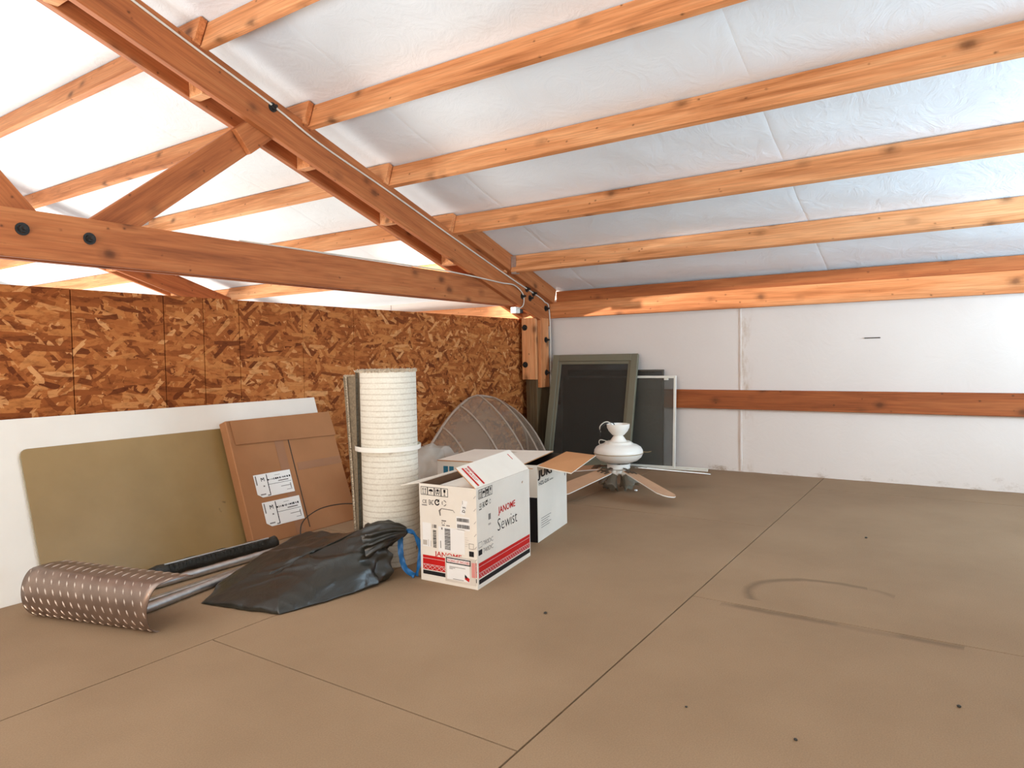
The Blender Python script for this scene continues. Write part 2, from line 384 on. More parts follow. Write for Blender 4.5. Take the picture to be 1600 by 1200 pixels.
# shop floor far below
sf = box('floor', V(-6.0, -11.6, -4.05), V(9, 2.8, -4.0), plain('shop_concrete', (.42, .40, .37), .8), None, 0); sf['kind'] = 'structure'

# right wall: stitched insulation blankets between timbers
wr = struct('wall_right')
ys = [-11.4, -9.5, -7.55, -5.6, -3.55, -1.593, .62, 2.6]
def wob(p, amp, f): return amp*mnoise.noise(Vector(p)*f)
for i, (a, b) in enumerate(zip(ys[:-1], ys[1:])):
    bm = bmesh.new(); n, mm = 18, 12; vs = []
    for j in range(n+1):
        for k in range(mm+1):
            y = a+(b-a)*j/n; z = -1.0+(roof_z(WX)+.04+1.0)*k/mm
            edge = min(j, n-j)/n
            d = wob((y*2, z*2, 3.0), .007, 1.0) + (-.002 if edge == 0 else 0)
            if k == 0: z += .008*mnoise.noise(Vector((y*9, 3, 1)))
            vs.append(bm.verts.new(V(WX+d-.004, y, z)))
    for j in range(n):
        for k in range(mm):
            q = j*(mm+1)+k; bm.faces.new((vs[q], vs[q+1], vs[q+mm+2], vs[q+mm+1]))
    o = mobj('insulation_sheet', bm, VWALL, wr, smooth='all')
    if o.data.polygons[0].normal.x < 0: o.data.flip_normals()
    sd = o.modifiers.new('thick', 'SOLIDIFY'); sd.thickness = .02; sd.offset = -1; sd.use_rim = False
    if i: # taped seam
        bm = bmesh.new(); bx(bm, V(WX-.016, a-.007, -.99), V(WX+.003, a+.007, roof_z(WX)-.01), .001); mobj('seam_tape', bm, VWALL, wr)
bm = bmesh.new(); bx(bm, V(-5.99, -11.5, -4), V(-5.90, 2.7, .62)); mobj('wall_backing', bm, plain('steel_cladding', (.5, .5, .5)), wr)
bm = bmesh.new(); bx(bm, V(WX-.004, -.66, .1005), V(WX+.006, -.552, .1070), .0004); mobj('slit', bm, DARKIN, wr, label='short dark slit cut in the white facing')

# wall behind the camera with the gable window opening
wb = struct('wall_rear')
for lo, hi in (((-5.9, 2.62, -1), (-4.85, 2.7, .95)), ((-4.85, 2.62, -1), (-3.55, 2.7, -.15)), ((-4.85, 2.62, .85), (-3.55, 2.7, 1.35)), ((-3.55, 2.62, -1), (1.4, 2.7, 1.35)), ((-3.55, 2.62, 1.35), (1.0, 2.7, 1.7))):
    box('wall_panel', V(*lo), V(*hi), VINYL, wb, 0)

# OSB partition under the truss: boards with open joints in front of dark studs
wk = struct('wall_back')
kx = 3.62/3.6
xs = [.35, -.20, -.66, -1.115, -1.571, -2.028, -2.257, -2.486, -2.949, -3.394, -3.842, -4.284, -4.729, -4.945, -5.196, -5.58/kx, -5.85/kx]
bm = bmesh.new(); bx(bm, V(-5.84, -3.70, -1), V(.4, -3.638, .365)); mobj('stud_backing', bm, JOINT, wk)
for a, b in zip(xs[:-1], xs[1:]):
    g = .0022 if b > -2.6 else .0014
    bm = bmesh.new(); za = .372+.0022*max(0, -a-3.4); zb = .372+.0022*max(0, -b-3.4)
    bx(bm, (S*kx*b+g, S*-3.638, 0), (S*kx*a-g, S*-3.62+random.uniform(-.001, .001), S*(1+(za+zb)/2)), .0012)
    mobj('osb_panel', bm, OSB, wk)

# ceiling: insulation blankets draped over the purlins, seams running up the slope
ce = struct('ceiling')
NEARX = [-2.21, -2.915, -3.607, -4.318, -5.05]; NEARX_UP = [-1.51, -.81, -.11, .59]
px = sorted([-5.80]+NEARX+NEARX_UP+[RIDGE])
ysm = [2.62, .75, -.92, -2.95, -4.75, -6.4, -8.05, -9.7, -11.4]
for i, (a, b) in enumerate(zip(ysm[:-1], ysm[1:])):
    bm = bmesh.new(); NX = 132; NY = 22; vs = []
    for j in range(NX+1):
        x = -5.95+(RIDGE+5.95)*j/NX
        lo = max([q for q in px if q <= x], default=-6.4); hi = min([q for q in px if q > x], default=RIDGE+.3)
        t = (x-lo)/max(hi-lo, .01); sag = math.sin(math.pi*t)**.8 if 0 < t < 1 else 0
        for k in range(NY+1):
            kk_ = [0, .004, .02][k] if k < 3 else ([1, .996, .98][NY-k] if NY-k < 3 else (k-1.5)/(NY-3)); y = a+(b-a)*kk_
            s = .020*sag*(.75+.7*mnoise.noise(Vector((x*1.1, y*.9, 2)))) + sag*.010*mnoise.noise(Vector((x*5, y*3.2, 8)))
            tr = min(abs(y+3.42), abs(y+7.39)); s *= 1 if tr > .35 else .25+.75*tr/.35
            if tr < .5 and y > -3.42: s += .004*sag*math.exp(-((tr-.22)/.09)**2)
            e = min(k, NY-k); s -= .0012 if e == 0 else 0
            vs.append(bm.verts.new(V(x, y, roof_z(x)+.006-s)))
    for j in range(NX):
        for k in range(NY):
            q = j*(NY+1)+k; bm.faces.new((vs[q], vs[q+1], vs[q+NY+2], vs[q+NY+1]))
    o = mobj('insulation_blanket', bm, VINYL, ce, smooth='all')
    if o.data.polygons[0].normal.z < 0: o.data.flip_normals()
    sd = o.modifiers.new('thick', 'SOLIDIFY'); sd.thickness = .03; sd.offset = 1; sd.use_rim = False
bm = bmesh.new()
for p in (((-6.1, -11.6), (RIDGE, 2.75)), ):
    (xa, ya), (xb, yb) = p
    quad(bm, [V(xa, ya, roof_z(xa)+.13), V(xb, ya, roof_z(xb)+.13), V(xb, yb, roof_z(xb)+.13), V(xa, yb, roof_z(xa)+.13)])
    quad(bm, [V(RIDGE, ya, roof_z(RIDGE)+.13), V(8, ya, roof_z(8)+.13), V(8, yb, roof_z(8)+.13), V(RIDGE, yb, roof_z(RIDGE)+.13)])
r_ = bmesh.ops.extrude_face_region(bm, geom=bm.faces[:]); bmesh.ops.translate(bm, vec=(0, 0, .03), verts=[v for v in r_['geom'] if isinstance(v, bmesh.types.BMVert)])
mobj('roof_deck', bm, VINYL, ce)

# ------------------------------------------------------------------ purlins
PD, PW = .152, .041
def purlin(x, y0, y1, label, mat=FIR, dz=0.0):
    top = V(x-PW/2, 0, roof_z(x-PW/2)-.004+dz); c = top - RNORM*(PD*S/2)
    t = thing('purlin', label, 'beam', (c.x, S*(y0+y1)/2, c.z), 'roof purlins')
    board('timber', (c.x, S*y0, c.z), (c.x, S*y1, c.z), PW*S, PD*S, mat, t, up=RNORM)
    return t
nth = ['first', 'second', 'third', 'fourth', 'fifth']
near_lab = ['fir purlin crossing the top edge of the view, highest of the near bay',
            'long fir purlin, second highest of the near bay, leaving at the top edge',
            'fir purlin, third down the near ceiling, meeting the chord above the web',
            'fir purlin with a sunlit lower edge, fourth down the near ceiling',
            'knotty reddish purlin hung in a metal hanger, lowest above the wall plate']
for i, x in enumerate(NEARX):
    p = purlin(x, -3.50 if i < 4 else -3.338, 2.6, near_lab[i])
    if i == 4:
        bm = bmesh.new(); c = V(x-PW/2, 0, roof_z(x)) - RNORM*(PD*S*.55)
        bx(bm, (c.x-.026, S*-3.338, c.z-.075), (c.x-.0215, S*-3.29, c.z+.06)); bx(bm, (c.x+.0215, S*-3.338, c.z-.075), (c.x+.026, S*-3.29, c.z+.06)); bx(bm, (c.x-.026, S*-3.338, c.z-.080), (c.x+.026, S*-3.29, c.z-.0765))
        mobj('joist_hanger', bm, GALV, p)
purlin(NEARX_UP[0], -3.50, 2.6, 'fir purlin just out past the top edge of the view, near side of the truss')
far_lab = ['fir purlin beyond the truss, ending at the upper left edge of the view',
           'fir purlin beyond the truss, passing behind the left end of the diagonal web',
           'fir purlin beyond the truss, starting beside the dark metal bracket',
           'fir purlin beyond the truss, just above the middle of the bottom chord',
           'lowest fir purlin beyond the truss, close over the partition top']
for i, x in enumerate([-2.166, -2.871, -3.563, -4.274, -5.03]): purlin(x, -7.47, -3.385, far_lab[i])
for i, x in enumerate([-2.21, -2.915, -3.607, -4.318, -5.05]): purlin(x, -11.3, -7.36, 'pale purlin past the second truss, %s down the slope' % nth[i])
purlin(-1.47, -7.47, -3.385, 'fir purlin beyond the truss, out past the left edge of the view')
# wall timbers
def wallbeam(name, z0, z1, xf, y0, y1, label, mat):
    t = thing(name, label, 'beam', V(xf, (y0+y1)/2, (z0+z1)/2))
    board('timber', V(xf-.02, y0, (z0+z1)/2), V(xf-.02, y1, (z0+z1)/2), .04*S, (z1-z0)*S, mat, t); return t
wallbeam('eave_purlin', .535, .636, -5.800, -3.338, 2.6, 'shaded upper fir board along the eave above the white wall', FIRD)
t = wallbeam('wall_plate', .379, .534, -5.775, -3.40, 2.6, 'fir board with a sunlit upper edge at the top of the white wall', FIR)
wallbeam('wall_plate', .379, .534, -5.775, -11.2, -3.60, 'bright fir wall board beyond the partition', FIR)
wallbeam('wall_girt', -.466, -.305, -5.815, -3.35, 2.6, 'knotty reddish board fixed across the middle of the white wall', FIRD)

# ------------------------------------------------------------------ trusses
YF = -3.40; TH = .041
def chord_pts(xa, xb, off): return V(xa, 0, roof_z(xa)-off), V(xb, 0, roof_z(xb)-off)
def truss(dy, label, detail):
    t = thing('roof_truss', label, 'truss', V(-2.3, YF-.08+dy, .6))
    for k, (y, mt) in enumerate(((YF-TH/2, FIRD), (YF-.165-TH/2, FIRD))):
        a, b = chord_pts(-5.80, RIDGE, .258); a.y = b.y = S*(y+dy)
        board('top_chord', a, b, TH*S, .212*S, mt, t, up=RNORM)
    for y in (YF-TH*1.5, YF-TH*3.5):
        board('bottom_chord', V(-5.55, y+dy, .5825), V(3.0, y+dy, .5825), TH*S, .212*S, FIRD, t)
    for (xa, za, xb, zb) in ((-1.62, .60, -2.66, 1.435), (-1.36, .62, -.35, 1.80)):
        board('web', V(xa, YF-TH*2.5+dy, za), V(xb, YF-TH*2.5+dy, zb), TH*S, .152*S, FIRD, t, up=(0, 0, 1))
    d = Vector((-1.04, 0, .835)).normalized()
    p1 = V(-2.66, YF-TH*1.5+dy, 1.435); board('web_pad', p1 - d*.26, p1 + d*.03, TH*S*.96, .152*S, FIRD, t)
    for i, x in enumerate([-2.215, -2.93, -3.66, -4.35, -1.51, -.81]):
        a = V(x, YF-TH-.002+dy, 0); z1 = roof_z(x)-.153; z0 = roof_z(x)-.372
        bm = bmesh.new(); y0, y1 = S*(YF-.163+dy), S*(YF-TH-.002+dy)
        bx(bm, (S*(x-.043), y0, S*(z0+1)), (S*(x+.02), y1, S*(z1+1)), .002); mobj('block', bm, FIR, t)
    yb = S*(YF+dy)
    for x, z in ((-2.614, 1.492),): bolt(t, (S*x, yb, S*(z+1)), (0, 1, 0))
    for x, z in ((-1.319, .600), (-1.594, .595)): bolt(t, (S*x, yb-TH*S, S*(z+1)), (0, 1, 0))
    if detail:
        for x, z in ((-5.284, .562), (-5.362, .632), (-5.415, .553), (-5.475, .60), (-5.70, .471)): bolt(t, (S*x, yb, S*(z+1)), (0, 1, 0))
        a, b = chord_pts(-5.79, -4.36, .076); a.y = b.y = S*(YF+.029)
        board('rafter_filler', a, b, .058*S, .142*S, FIRD, t, up=RNORM, label='dark upper board between the lowest purlins')
    return t
truss(0, 'large near roof truss of doubled dark fir chords with bolted diagonal webs', True)
truss(-3.97, 'second roof truss, seen through the gap over the partition', False)
# steel connector seen past the bottom chord
tag(box('metal_bracket', V(-3.475, -6.50, 1.30), V(-3.41, -6.36, 1.41), [GALV], None, .004), 'small dark steel bracket at a purlin beyond the bottom chord', 'bracket')

def post(dy, label):
    t = thing('post', label, 'post', V(-5.70, -3.5+dy, -1))
    for k in range(3):
        y = -3.441-.0205-.0413*k+dy
        board('post_ply', V(-5.70, y, -1.0), V(-5.70, y, .30), .041*S, .235*S, POSTM, t, up=(1, 0, 0))
    board('cleat', V(-5.56, -3.503+dy, -.212), V(-5.56, -3.503+dy, .420), .152*S, .040*S, FIR, t, up=(1, 0, 0))
    board('cleat', V(-5.672, -3.4195+dy, -.290), V(-5.672, -3.4195+dy, .378), .040*S, .150*S, FIR, t, up=(1, 0, 0))
    for y, z in ((-3.542, .287), (-3.542, -.069)): bolt(t, V(-5.54, y+dy, z), (1, 0, 0))
    for z in (.168, -.148): bolt(t, V(-5.69, -3.399+dy, z), (0, 1, 0))
    return t
post(0, 'laminated dark timber post in the corner with two bolted orange cleats')
post(-3.97, 'laminated timber post of the second truss beyond the partition')

# ------------------------------------------------------------------ cables
cp = [(-1.55, 1.865), (-1.81, 1.772), (-2.119, 1.664), (-2.614, 1.498), (-2.962, 1.362), (-3.524, 1.195), (-4.223, .975), (-5.12, .70), (-5.44, .61), (-5.66, .535), (-5.757, .42)]
t = thing('cable', 'white cable stapled along the upper truss chord and down the corner post', 'cable', V(-4, -3.39, 1))
tube('run', smooth_path([V(x, -3.392, z) for x, z in cp] + [V(-5.757, -3.392, -.3), V(-5.742, -3.392, -.5), V(-5.70, -3.41, -.86)]), .0055, CABLEW, t)
t = thing('cable', 'thin cable drooping off the bottom chord end to the small white junction box', 'cable', V(-5, -3.4, .6))
tube('run', smooth_path([V(-2.4, -3.452, .693), V(-2.973, -3.452, .696), V(-4.105, -3.447, .698), V(-4.40, -3.43, .690), V(-4.62, -3.392, .672), V(-4.93, -3.385, .655), V(-5.12, -3.385, .652), V(-5.25, -3.385, .60), V(-5.29, -3.386, .54), V(-5.27, -3.39, .47), V(-5.20, -3.415, .44)]), .005, CABLEW, t)
t = thing('junction_box', 'small white electrical box under the bottom chord at the corner post', 'box', V(-5.20, -3.45, .43))
box('housing', V(-5.26, -3.47, .405), V(-5.19, -3.41, .462), ENAMEL, t, .004)
lathe('socket', [(0, .0), (.024, .0), (.024, .03), (.017, .034), (0, .034)], BLACKM, t, 16, Matrix.Translation(V(-5.30, -3.435, .41)))

# ------------------------------------------------------------------ left group: leaning sheets
def slab(name, pts, thick, mat, parent=None, bev=.0015, **k):
    """pts: front quad corners, thickness goes along the back normal"""
    pts = [Vector(p) for p in pts]; n = (pts[1]-pts[0]).cross(pts[3]-pts[0]).normalized()
    bm = bmesh.new(); f = [bm.verts.new(p) for p in pts]; bk = [bm.verts.new(p - n*thick) for p in pts]
    m_ = len(pts)
    bm.faces.new(f); bm.faces.new(bk[::-1])
    for i in range(m_): bm.faces.new((f[i], bk[i], bk[(i+1) % m_], f[(i+1) % m_]))
    if bev: bmesh.ops.bevel(bm, geom=bm.edges[:], offset=bev, segments=1, affect='EDGES')
    return mobj(name, bm, mat, parent, **k)
def lean(yb, yt, zt):            # point on a leaning plane at x, height fraction q
    return lambda x, q: V(x, yb+(yt-yb)*q, -1+(zt+1)*q)
L = lean(-3.325, -3.575, -.236)
tag(slab('foam_board', [L(.30, 0), L(-3.006, 0), L(-3.006, 1), L(.30, 1)], .022, WHITEP), 'long white insulation board leaning against the strand board wall', 'board')
# acrylic sheet with its tan masking paper
L2 = lean(-3.310, -3.518, -.371)
t = thing('plastic_sheet', 'tan paper-masked plastic sheet with rounded corners leaning on the white board', 'sheet', V(-1.9, -3.2, -1))
def rounded(L, x0, x1, r, q0=0.0):
    hgt = .70; pts = [L(x1, q0), ]
    pts += [L(x1-0 + r - r*math.cos(a), 1 - (r - r*math.sin(a))/hgt) for a in [i*math.pi/8 for i in range(5)]] if False else [L(x1, 1)]
    for i in range(5):
        a = i*math.pi/8; pts.append(L(x0-r+r*math.sin(a), 1-(r-r*math.cos(a))/hgt))
    pts.append(L(x0, q0)); return pts
slab('acrylic_sheet', rounded(L2, -1.294, -2.68, .035), .004, SHEETC, t, 0)
L3 = lean(-3.305, -3.513, -.371)
slab('masking_paper', [p for p in rounded(L3, -1.298, -2.285, .03)], .0012, MASKP, t, 0)
L4 = lean(-3.304, -3.512, -.371)
slab('paper_strip', [L4(-2.290, .30), L4(-2.385, .30), L4(-2.385, .995), L4(-2.290, .995)], .001, plain('pale_film', (.45, .36, .22), .4), t, 0, label='paler strip of masking film')

# flat cardboard box with tape and two shipping labels
t = thing('cardboard_box', 'flat brown cardboard box with two shipping labels leaning on the sheets', 'box', V(-2.6, -3.2, -1))
def C(x, q, off=0.0):            # x, height fraction, offset out of the front face
    yb, yt, zt = -3.205, -3.438, -.325
    n = Vector((0, (zt+1), -(yt-yb))).normalized()
    return V(x, yb+(yt-yb)*q, -1+(zt+1)*q) + n*off
slab('body', [C(-2.262, 0), C(-3.015, 0), C(-3.0, 1), C(-2.262, 1)], .058, KRAFT, t, .004)
def patch(name, x0, q0, x1, q1, off, mat, par=None, skew=0.0, th=.0008, **k):
    return slab(name, [C(x0, q0, off), C(x1, q0, off), C(x1, q1+skew, off), C(x0, q1, off)], th, mat, par or t, 0, **k)
fl_ = slab('flap', [C(-2.285, .995, .012), C(-2.292, .80, .007), C(-3.008, .775, .007), C(-2.995, .995, .012)], .004, KRAFT, t, .001)
patch('tape', -2.545, .02, -2.605, .80, .0016, TAPE); patch('tape', -2.665, .52, -3.0, .585, .0014, TAPE); patch('tape', -2.42, .505, -2.56, .545, .0018, TAPE)
def crease(x, q0, q1): patch('crease', x, q0, x-.006, q1, .0018, DARKIN)
crease(-2.64, .04, .79)
def ship_label(x0, q0, x1, q1):
    sh = .018
    P = lambda u, v, o=.0034: C(x0+(x1-x0)*u, q0+(q1-q0)*v - sh*0, o)
    lb = slab('shipping_label', [P(.12, 0), P(1, 0), P(1, 1), P(0, 1), P(0, .16)], .0008, LABEL, t, 0, label='white shipping label')
    def rect(name, u0, v0, u1, v1, mat=INK): slab(name, [P(u0, v0, .0040), P(u1, v0, .0040), P(u1, v1, .0040), P(u0, v1, .0040)], .0004, mat, lb, 0)
    rect('rule', .325, .05, .345, .96); rect('rule', .345, .50, .97, .515)
    x = .345; random.seed(int(-x0*100))
    while x < .95:
        w_ = random.uniform(.012, .05); h = random.uniform(.04, .09); rect('barcode_bar', x, .70-h/2+.03*(x), x+w_, .70+h/2+.03*(x)); x += w_+random.uniform(.006, .03)
    for u0, v0, u1, v1 in ((.62, .575, .90, .62), (.66, .32, .92, .345), (.55, .86, .70, .875), (.03, .55, .06, .95), (.08, .10, .22, .15), (.26, .03, .34, .08), (.80, .14, .95, .16), (.92, .18, .94, .42), (.20, .44, .24, .50)):
        rect('print_line', u0, v0, u1, v1, GREYINK)
    for u0, v0, u1, v1 in ((.17, .68, .185, .84), (.245, .68, .26, .84)): rect('letter_stroke', u0, v0, u1, v1)
    for a, b in (((.185, .84), (.215, .74)), ((.215, .74), (.245, .84))):
        slab('letter_stroke', [P(a[0]-.012, a[1], .004), P(a[0]+.006, a[1], .004), P(b[0]+.006, b[1], .004), P(b[0]-.012, b[1], .004)], .0004, INK, lb, 0)
ship_label(-2.352, .355, -2.60, .54); ship_label(-2.365, .12, -2.62, .315)
# loose wire in front of it
t = thing('wire', 'thin dark wire arching in front of the leaning cardboard box', 'wire', V(-2.75, -3.1, -1))
tube('strand', smooth_path([V(-2.42, -3.02, -.995), V(-2.46, -3.06, -.90), V(-2.574, -3.10, -.862), V(-2.70, -3.12, -.852), V(-2.86, -3.12, -.866), V(-2.95, -3.10, -.90), V(-2.98, -3.06, -.994)]), .0028, BLACKM, t, 6)

# ------------------------------------------------------------------ tread plate, tubes, rubber bundle
t = thing('tread_plate', 'curled bronze diamond tread plate lying on the floor at left', 'metal sheet', V(-1.25, -2.8, -1))
def tp(v, a):                    # v 0..1 left to right end, a angle along the curl
    xc = -1.19-.165*v; y = -3.11+.62*v; wd = .058; z0 = -.9005-.003*v; hh = .0975
    y += .02*math.sin(a)*v
    bulge = math.cos(a)
    x = xc + wd*bulge*(1.0 if a > -.6 else 1.0)
    z = z0 + hh*math.sin(a)
    if a > 1.25: x -= (a-1.25)*.12
    return V(x, y, z)
bm = bmesh.new(); NA, NV = 30, 20; vs = []
a0, a1 = -math.pi/2, 2.0
for i in range(NV+1):
    for j in range(NA+1): vs.append(bm.verts.new(tp(i/NV, a0+(a1-a0)*j/NA)))
for i in range(NV):
    for j in range(NA):
        q = i*(NA+1)+j; bm.faces.new((vs[q], vs[q+1], vs[q+NA+2], vs[q+NA+1]))
o = mobj('sheet', bm, TREAD, t, smooth='all'); sd = o.modifiers.new('thick', 'SOLIDIFY'); sd.thickness = .003; sd.offset = 0
bm = bmesh.new()
rowsn, coln = 9, 16
for r_i in range(rowsn):
    for c in range(coln):
        a = a0+.16+(a1-a0-.25)*r_i/(rowsn-1); v = (c+.5+(.25 if r_i % 2 else -.2))/coln
        if not .015 < v < .985: continue
        sgn = 1
        n_ = (tp(v, a+.02)-tp(v, a-.02)).cross(tp(v+.01, a)-tp(v-.01, a)).normalized()
        if n_.dot(tp(v, a)-V(-1.19-.165*v, -3.11+.62*v, -.9)) < 0: n_ = -n_
        p0 = tp(v+.011*sgn, a-.15); p1 = tp(v-.011*sgn, a+.15); pm = tp(v, a)
        d = (p1-p0).normalized(); sd_ = d.cross(n_)
        w_ = .0030; up = n_*.0042
        q = [p0, pm+sd_*w_, p1, pm-sd_*w_]; vb = [bm.verts.new(x+n_*.001) for x in q]; tpv = bm.verts.new(pm+up); tp0 = bm.verts.new(p0*.5+pm*.5+up*.9); tp1 = bm.verts.new(p1*.5+pm*.5+up*.9)
        for f in ((vb[0], vb[1], tp0), (vb[1], tpv, tp0), (vb[1], tp1, tpv), (vb[1], vb[2], tp1), (vb[2], vb[3], tp1), (vb[3], tpv, tp1), (vb[3], tp0, tpv), (vb[3], vb[0], tp0)): bm.faces.new(f)
mobj('tread_lugs', bm, LUG, t, kind='stuff', label='rows of raised diamond tread lugs')

def pipe(a, b, r, label):
    t = thing('metal_tube', label, 'pipe', a); d = (Vector(b)-Vector(a)).normalized(); bm = bmesh.new()
    tube_bm(bm, [a, b], r, 14)
    mobj('barrel', bm, GALV, t, smooth=True); tube('end_ring', [Vector(a)-d*.001, Vector(a)+d*.012], r*1.06, GALV, t, 14)
pipe(V(-1.50, -3.003, -.9805), V(-2.25, -2.985, -.9805), .0175, 'upper galvanised tube lying beside the black bag, nearest the sheets')
pipe(V(-1.40, -2.733, -.981), V(-2.02, -2.845, -.981), .017, 'lower galvanised tube lying on the floor, nearest the viewer')
t = thing('metal_strip', 'flat grey metal strip lying between the two tubes', 'strip', V(-1.6, -2.9, -1))
board('bar', V(-1.46, -2.845, -.989), V(-2.1, -2.905, -.989), .028, .012, GALV, t)
t = thing('rubber_bundle', 'dark rubber-covered bundle lying on the floor along the tan sheet', 'bundle', V(-1.95, -3.1, -1))
bm = bmesh.new(); pts = [V(-1.60-.70*i/28, -3.108+.03*i/28, -.960+.012*math.sin(i*.9)*(.3)) for i in range(29)]
tube_bm(bm, pts, [(.010 + .020*min(1, i/3))*(1+.06*math.sin(i*2.1)) for i in range(29)], 12, .95); mobj('roll', bm, BUNDLE, t, smooth='all')
tube('edge_bead', [V(-1.70, -3.092, -.930), V(-2.25, -3.068, -.929)], .004, GALV, t, 6)
bm = bmesh.new()
for i in range(26):
    p = V(-1.72-.53*i/26, -3.078+.022*i/26, -.948); bx(bm, p-Vector((.0035, .004, .014)), p+Vector((.0035, .008, .014)), .001)
mobj('corrugations', bm, BUNDLE, t, kind='stuff')

# ------------------------------------------------------------------ black bag
t = thing('trash_bag', 'black plastic trash bag with a blue drawstring lying on the floor', 'bag', V(-1.95, -2.45, -1))
Bp = [(-1.60, -2.65), (-1.69, -2.25), (-1.88, -2.20), (-2.07, -2.17), (-2.21, -2.17), (-2.275, -2.28), (-2.27, -2.48), (-2.20, -2.72), (-1.97, -2.80), (-1.76, -2.78)]
Tp = [(-1.69, -2.56, -.955), (-1.735, -2.31, -.945), (-1.92, -2.30, -.895), (-2.09, -2.25, -.845), (-2.21, -2.215, -.79), (-2.262, -2.29, -.785), (-2.22, -2.47, -.795), (-2.13, -2.66, -.825), (-1.91, -2.68, -.875), (-1.76, -2.65, -.922)]
def loop(P, n):
    m_ = len(P); out = []
    for i in range(m_):
        p0, p1, p2, p3 = [Vector(P[(i+k) % m_]) for k in (-1, 0, 1, 2)]
        for j in range(n):
            u = j/n; out.append(.5*((2*p1)+(p2-p0)*u*.6+(2*p0*.6-(5-.8)*p1*1+(4-.8)*p2-.6*p3+ (0)*p0)*u*u*0 + 0*p0) if False else p1.lerp(p2, u*u*(3-2*u)*.35+u*.65))
    return out
NB = 24
B3 = loop([(x, y, -1) for x, y in Bp], NB); T3 = loop(Tp, NB); N = len(B3)
ctr = [Vector((-1.82, -2.47, -.902)), Vector((-2.08, -2.41, -.822)), Vector((-2.20, -2.33, -.775))]
def nearest(p):
    best = None
    for a, b in zip(ctr[:-1], ctr[1:]):
        u = max(0, min(1, (p-a).xy.dot((b-a).xy)/(b-a).xy.length_squared)); q = a.lerp(b, u)
        if best is None or (q-p).length < (best-p).length: best = q
    return best
rings = []
K = [0, .06, .14, .22, .3, .38, .46, .54, .62, .7, .78, .85, .92, 1.0]
for k in K:
    rg = []
    for b, tt in zip(B3, T3):
        p = b.lerp(tt, k); c = Vector((-1.95, -2.45, p.z)); out = (p-c).normalized()
        p = p + out*(.022*math.sin(math.pi*k)) ; rg.append(p)
    rings.append(rg)
for u in [i/20 for i in range(1, 20)]:
    rings.append([tt.lerp(nearest(tt), u) for tt in T3])
def crinkle(p, amt):
    dv = p-Vector((-2.30, -2.10, -.79)); al = dv.x*.80-dv.y*.60; ac = dv.x*.60+dv.y*.80
    wv = .25*mnoise.noise(p*4); q = Vector((al*1.7+wv, ac*6.0+wv*2, p.z*7.0)); q2 = Vector((al*5.5, ac*3.0, p.z*5))
    r1 = 1-abs(mnoise.noise(q)); r2 = 1-abs(mnoise.noise(q*2.1+Vector((9, 2, 5)))); r3 = 1-abs(mnoise.noise(q2+Vector((1, 7, 3))))
    return amt*(.62*r1**3+.34*r2**4+.26*r3**4-.62)
bm = bmesh.new(); grid = []
for i, rg in enumerate(rings):
    row = []
    for p in rg:
        amt = .050 if i > 0 else .0
        fr = min(1, max(.28, (-p.x-1.65)*1.7)); d = crinkle(p, amt*fr)*1.55; nk = Vector((-2.26, -2.17, -.79)); dv = p-nk; pang = math.atan2(dv.y*.75-dv.x*.66, dv.z*1.5+.05); d += (abs(math.sin(pang*5.5+2.5*mnoise.noise(p*5)))-.5)*math.exp(-dv.length/.20)*.040*(1 if i > 0 else 0)
        c = Vector((-1.95, -2.45, -.95)); n_ = (p-c).normalized(); p2 = p+n_*d; p2.z = max(-.999, p2.z)
        row.append(bm.verts.new(V(*p2)))
    grid.append(row)
for r1, r2 in zip(grid[:-1], grid[1:]):
    for k in range(N): bm.faces.new((r1[k], r1[(k+1) % N], r2[(k+1) % N], r2[k]))
bm.faces.new(grid[-1]); bm.faces.new(grid[0][::-1])
o = mobj('body', bm, BAG, t, smooth='all')
sb = o.modifiers.new('sub', 'SUBSURF'); sb.levels = 1; sb.render_levels = 1
# gathered neck
bm = bmesh.new(); prev = None; base = Vector((-2.185, -2.27, -.825)); tip = Vector((-2.297, -2.125, -.780))
NK = 54
for i in range(25):
    s_ = i/24; c = base.lerp(tip, s_) + Vector((0, 0, .012*math.sin(s_*3))); ring = []
    rad = .085*(1-s_)**.8+.022+.014*math.sin(s_*math.pi)
    d = (tip-base).normalized(); a = d.cross(Vector((0, 0, 1))).normalized(); b = a.cross(d)
    for k in range(NK):
        an = 2*math.pi*k/NK; nz = mnoise.noise(Vector((math.cos(an)*1.7, math.sin(an)*1.7, s_*2.2)))
        rr = rad*(.80+.34*(1-abs(math.sin(an*4.5+s_*.6+nz*1.4)))**1.5 + .12*(1-2*abs(mnoise.noise(Vector((math.cos(an)*2.2, math.sin(an)*2.2, s_*1.6+5))))) )
        ring.append(bm.verts.new(V(*(c+a*rr*math.cos(an)+b*rr*.62*math.sin(an)))))
    if prev:
        for k in range(NK): bm.faces.new((prev[k], prev[(k+1) % NK], ring[(k+1) % NK], ring[k]))
    prev = ring
bm.faces.new(prev); mobj('gathered_neck', bm, BAG, t, smooth='all')
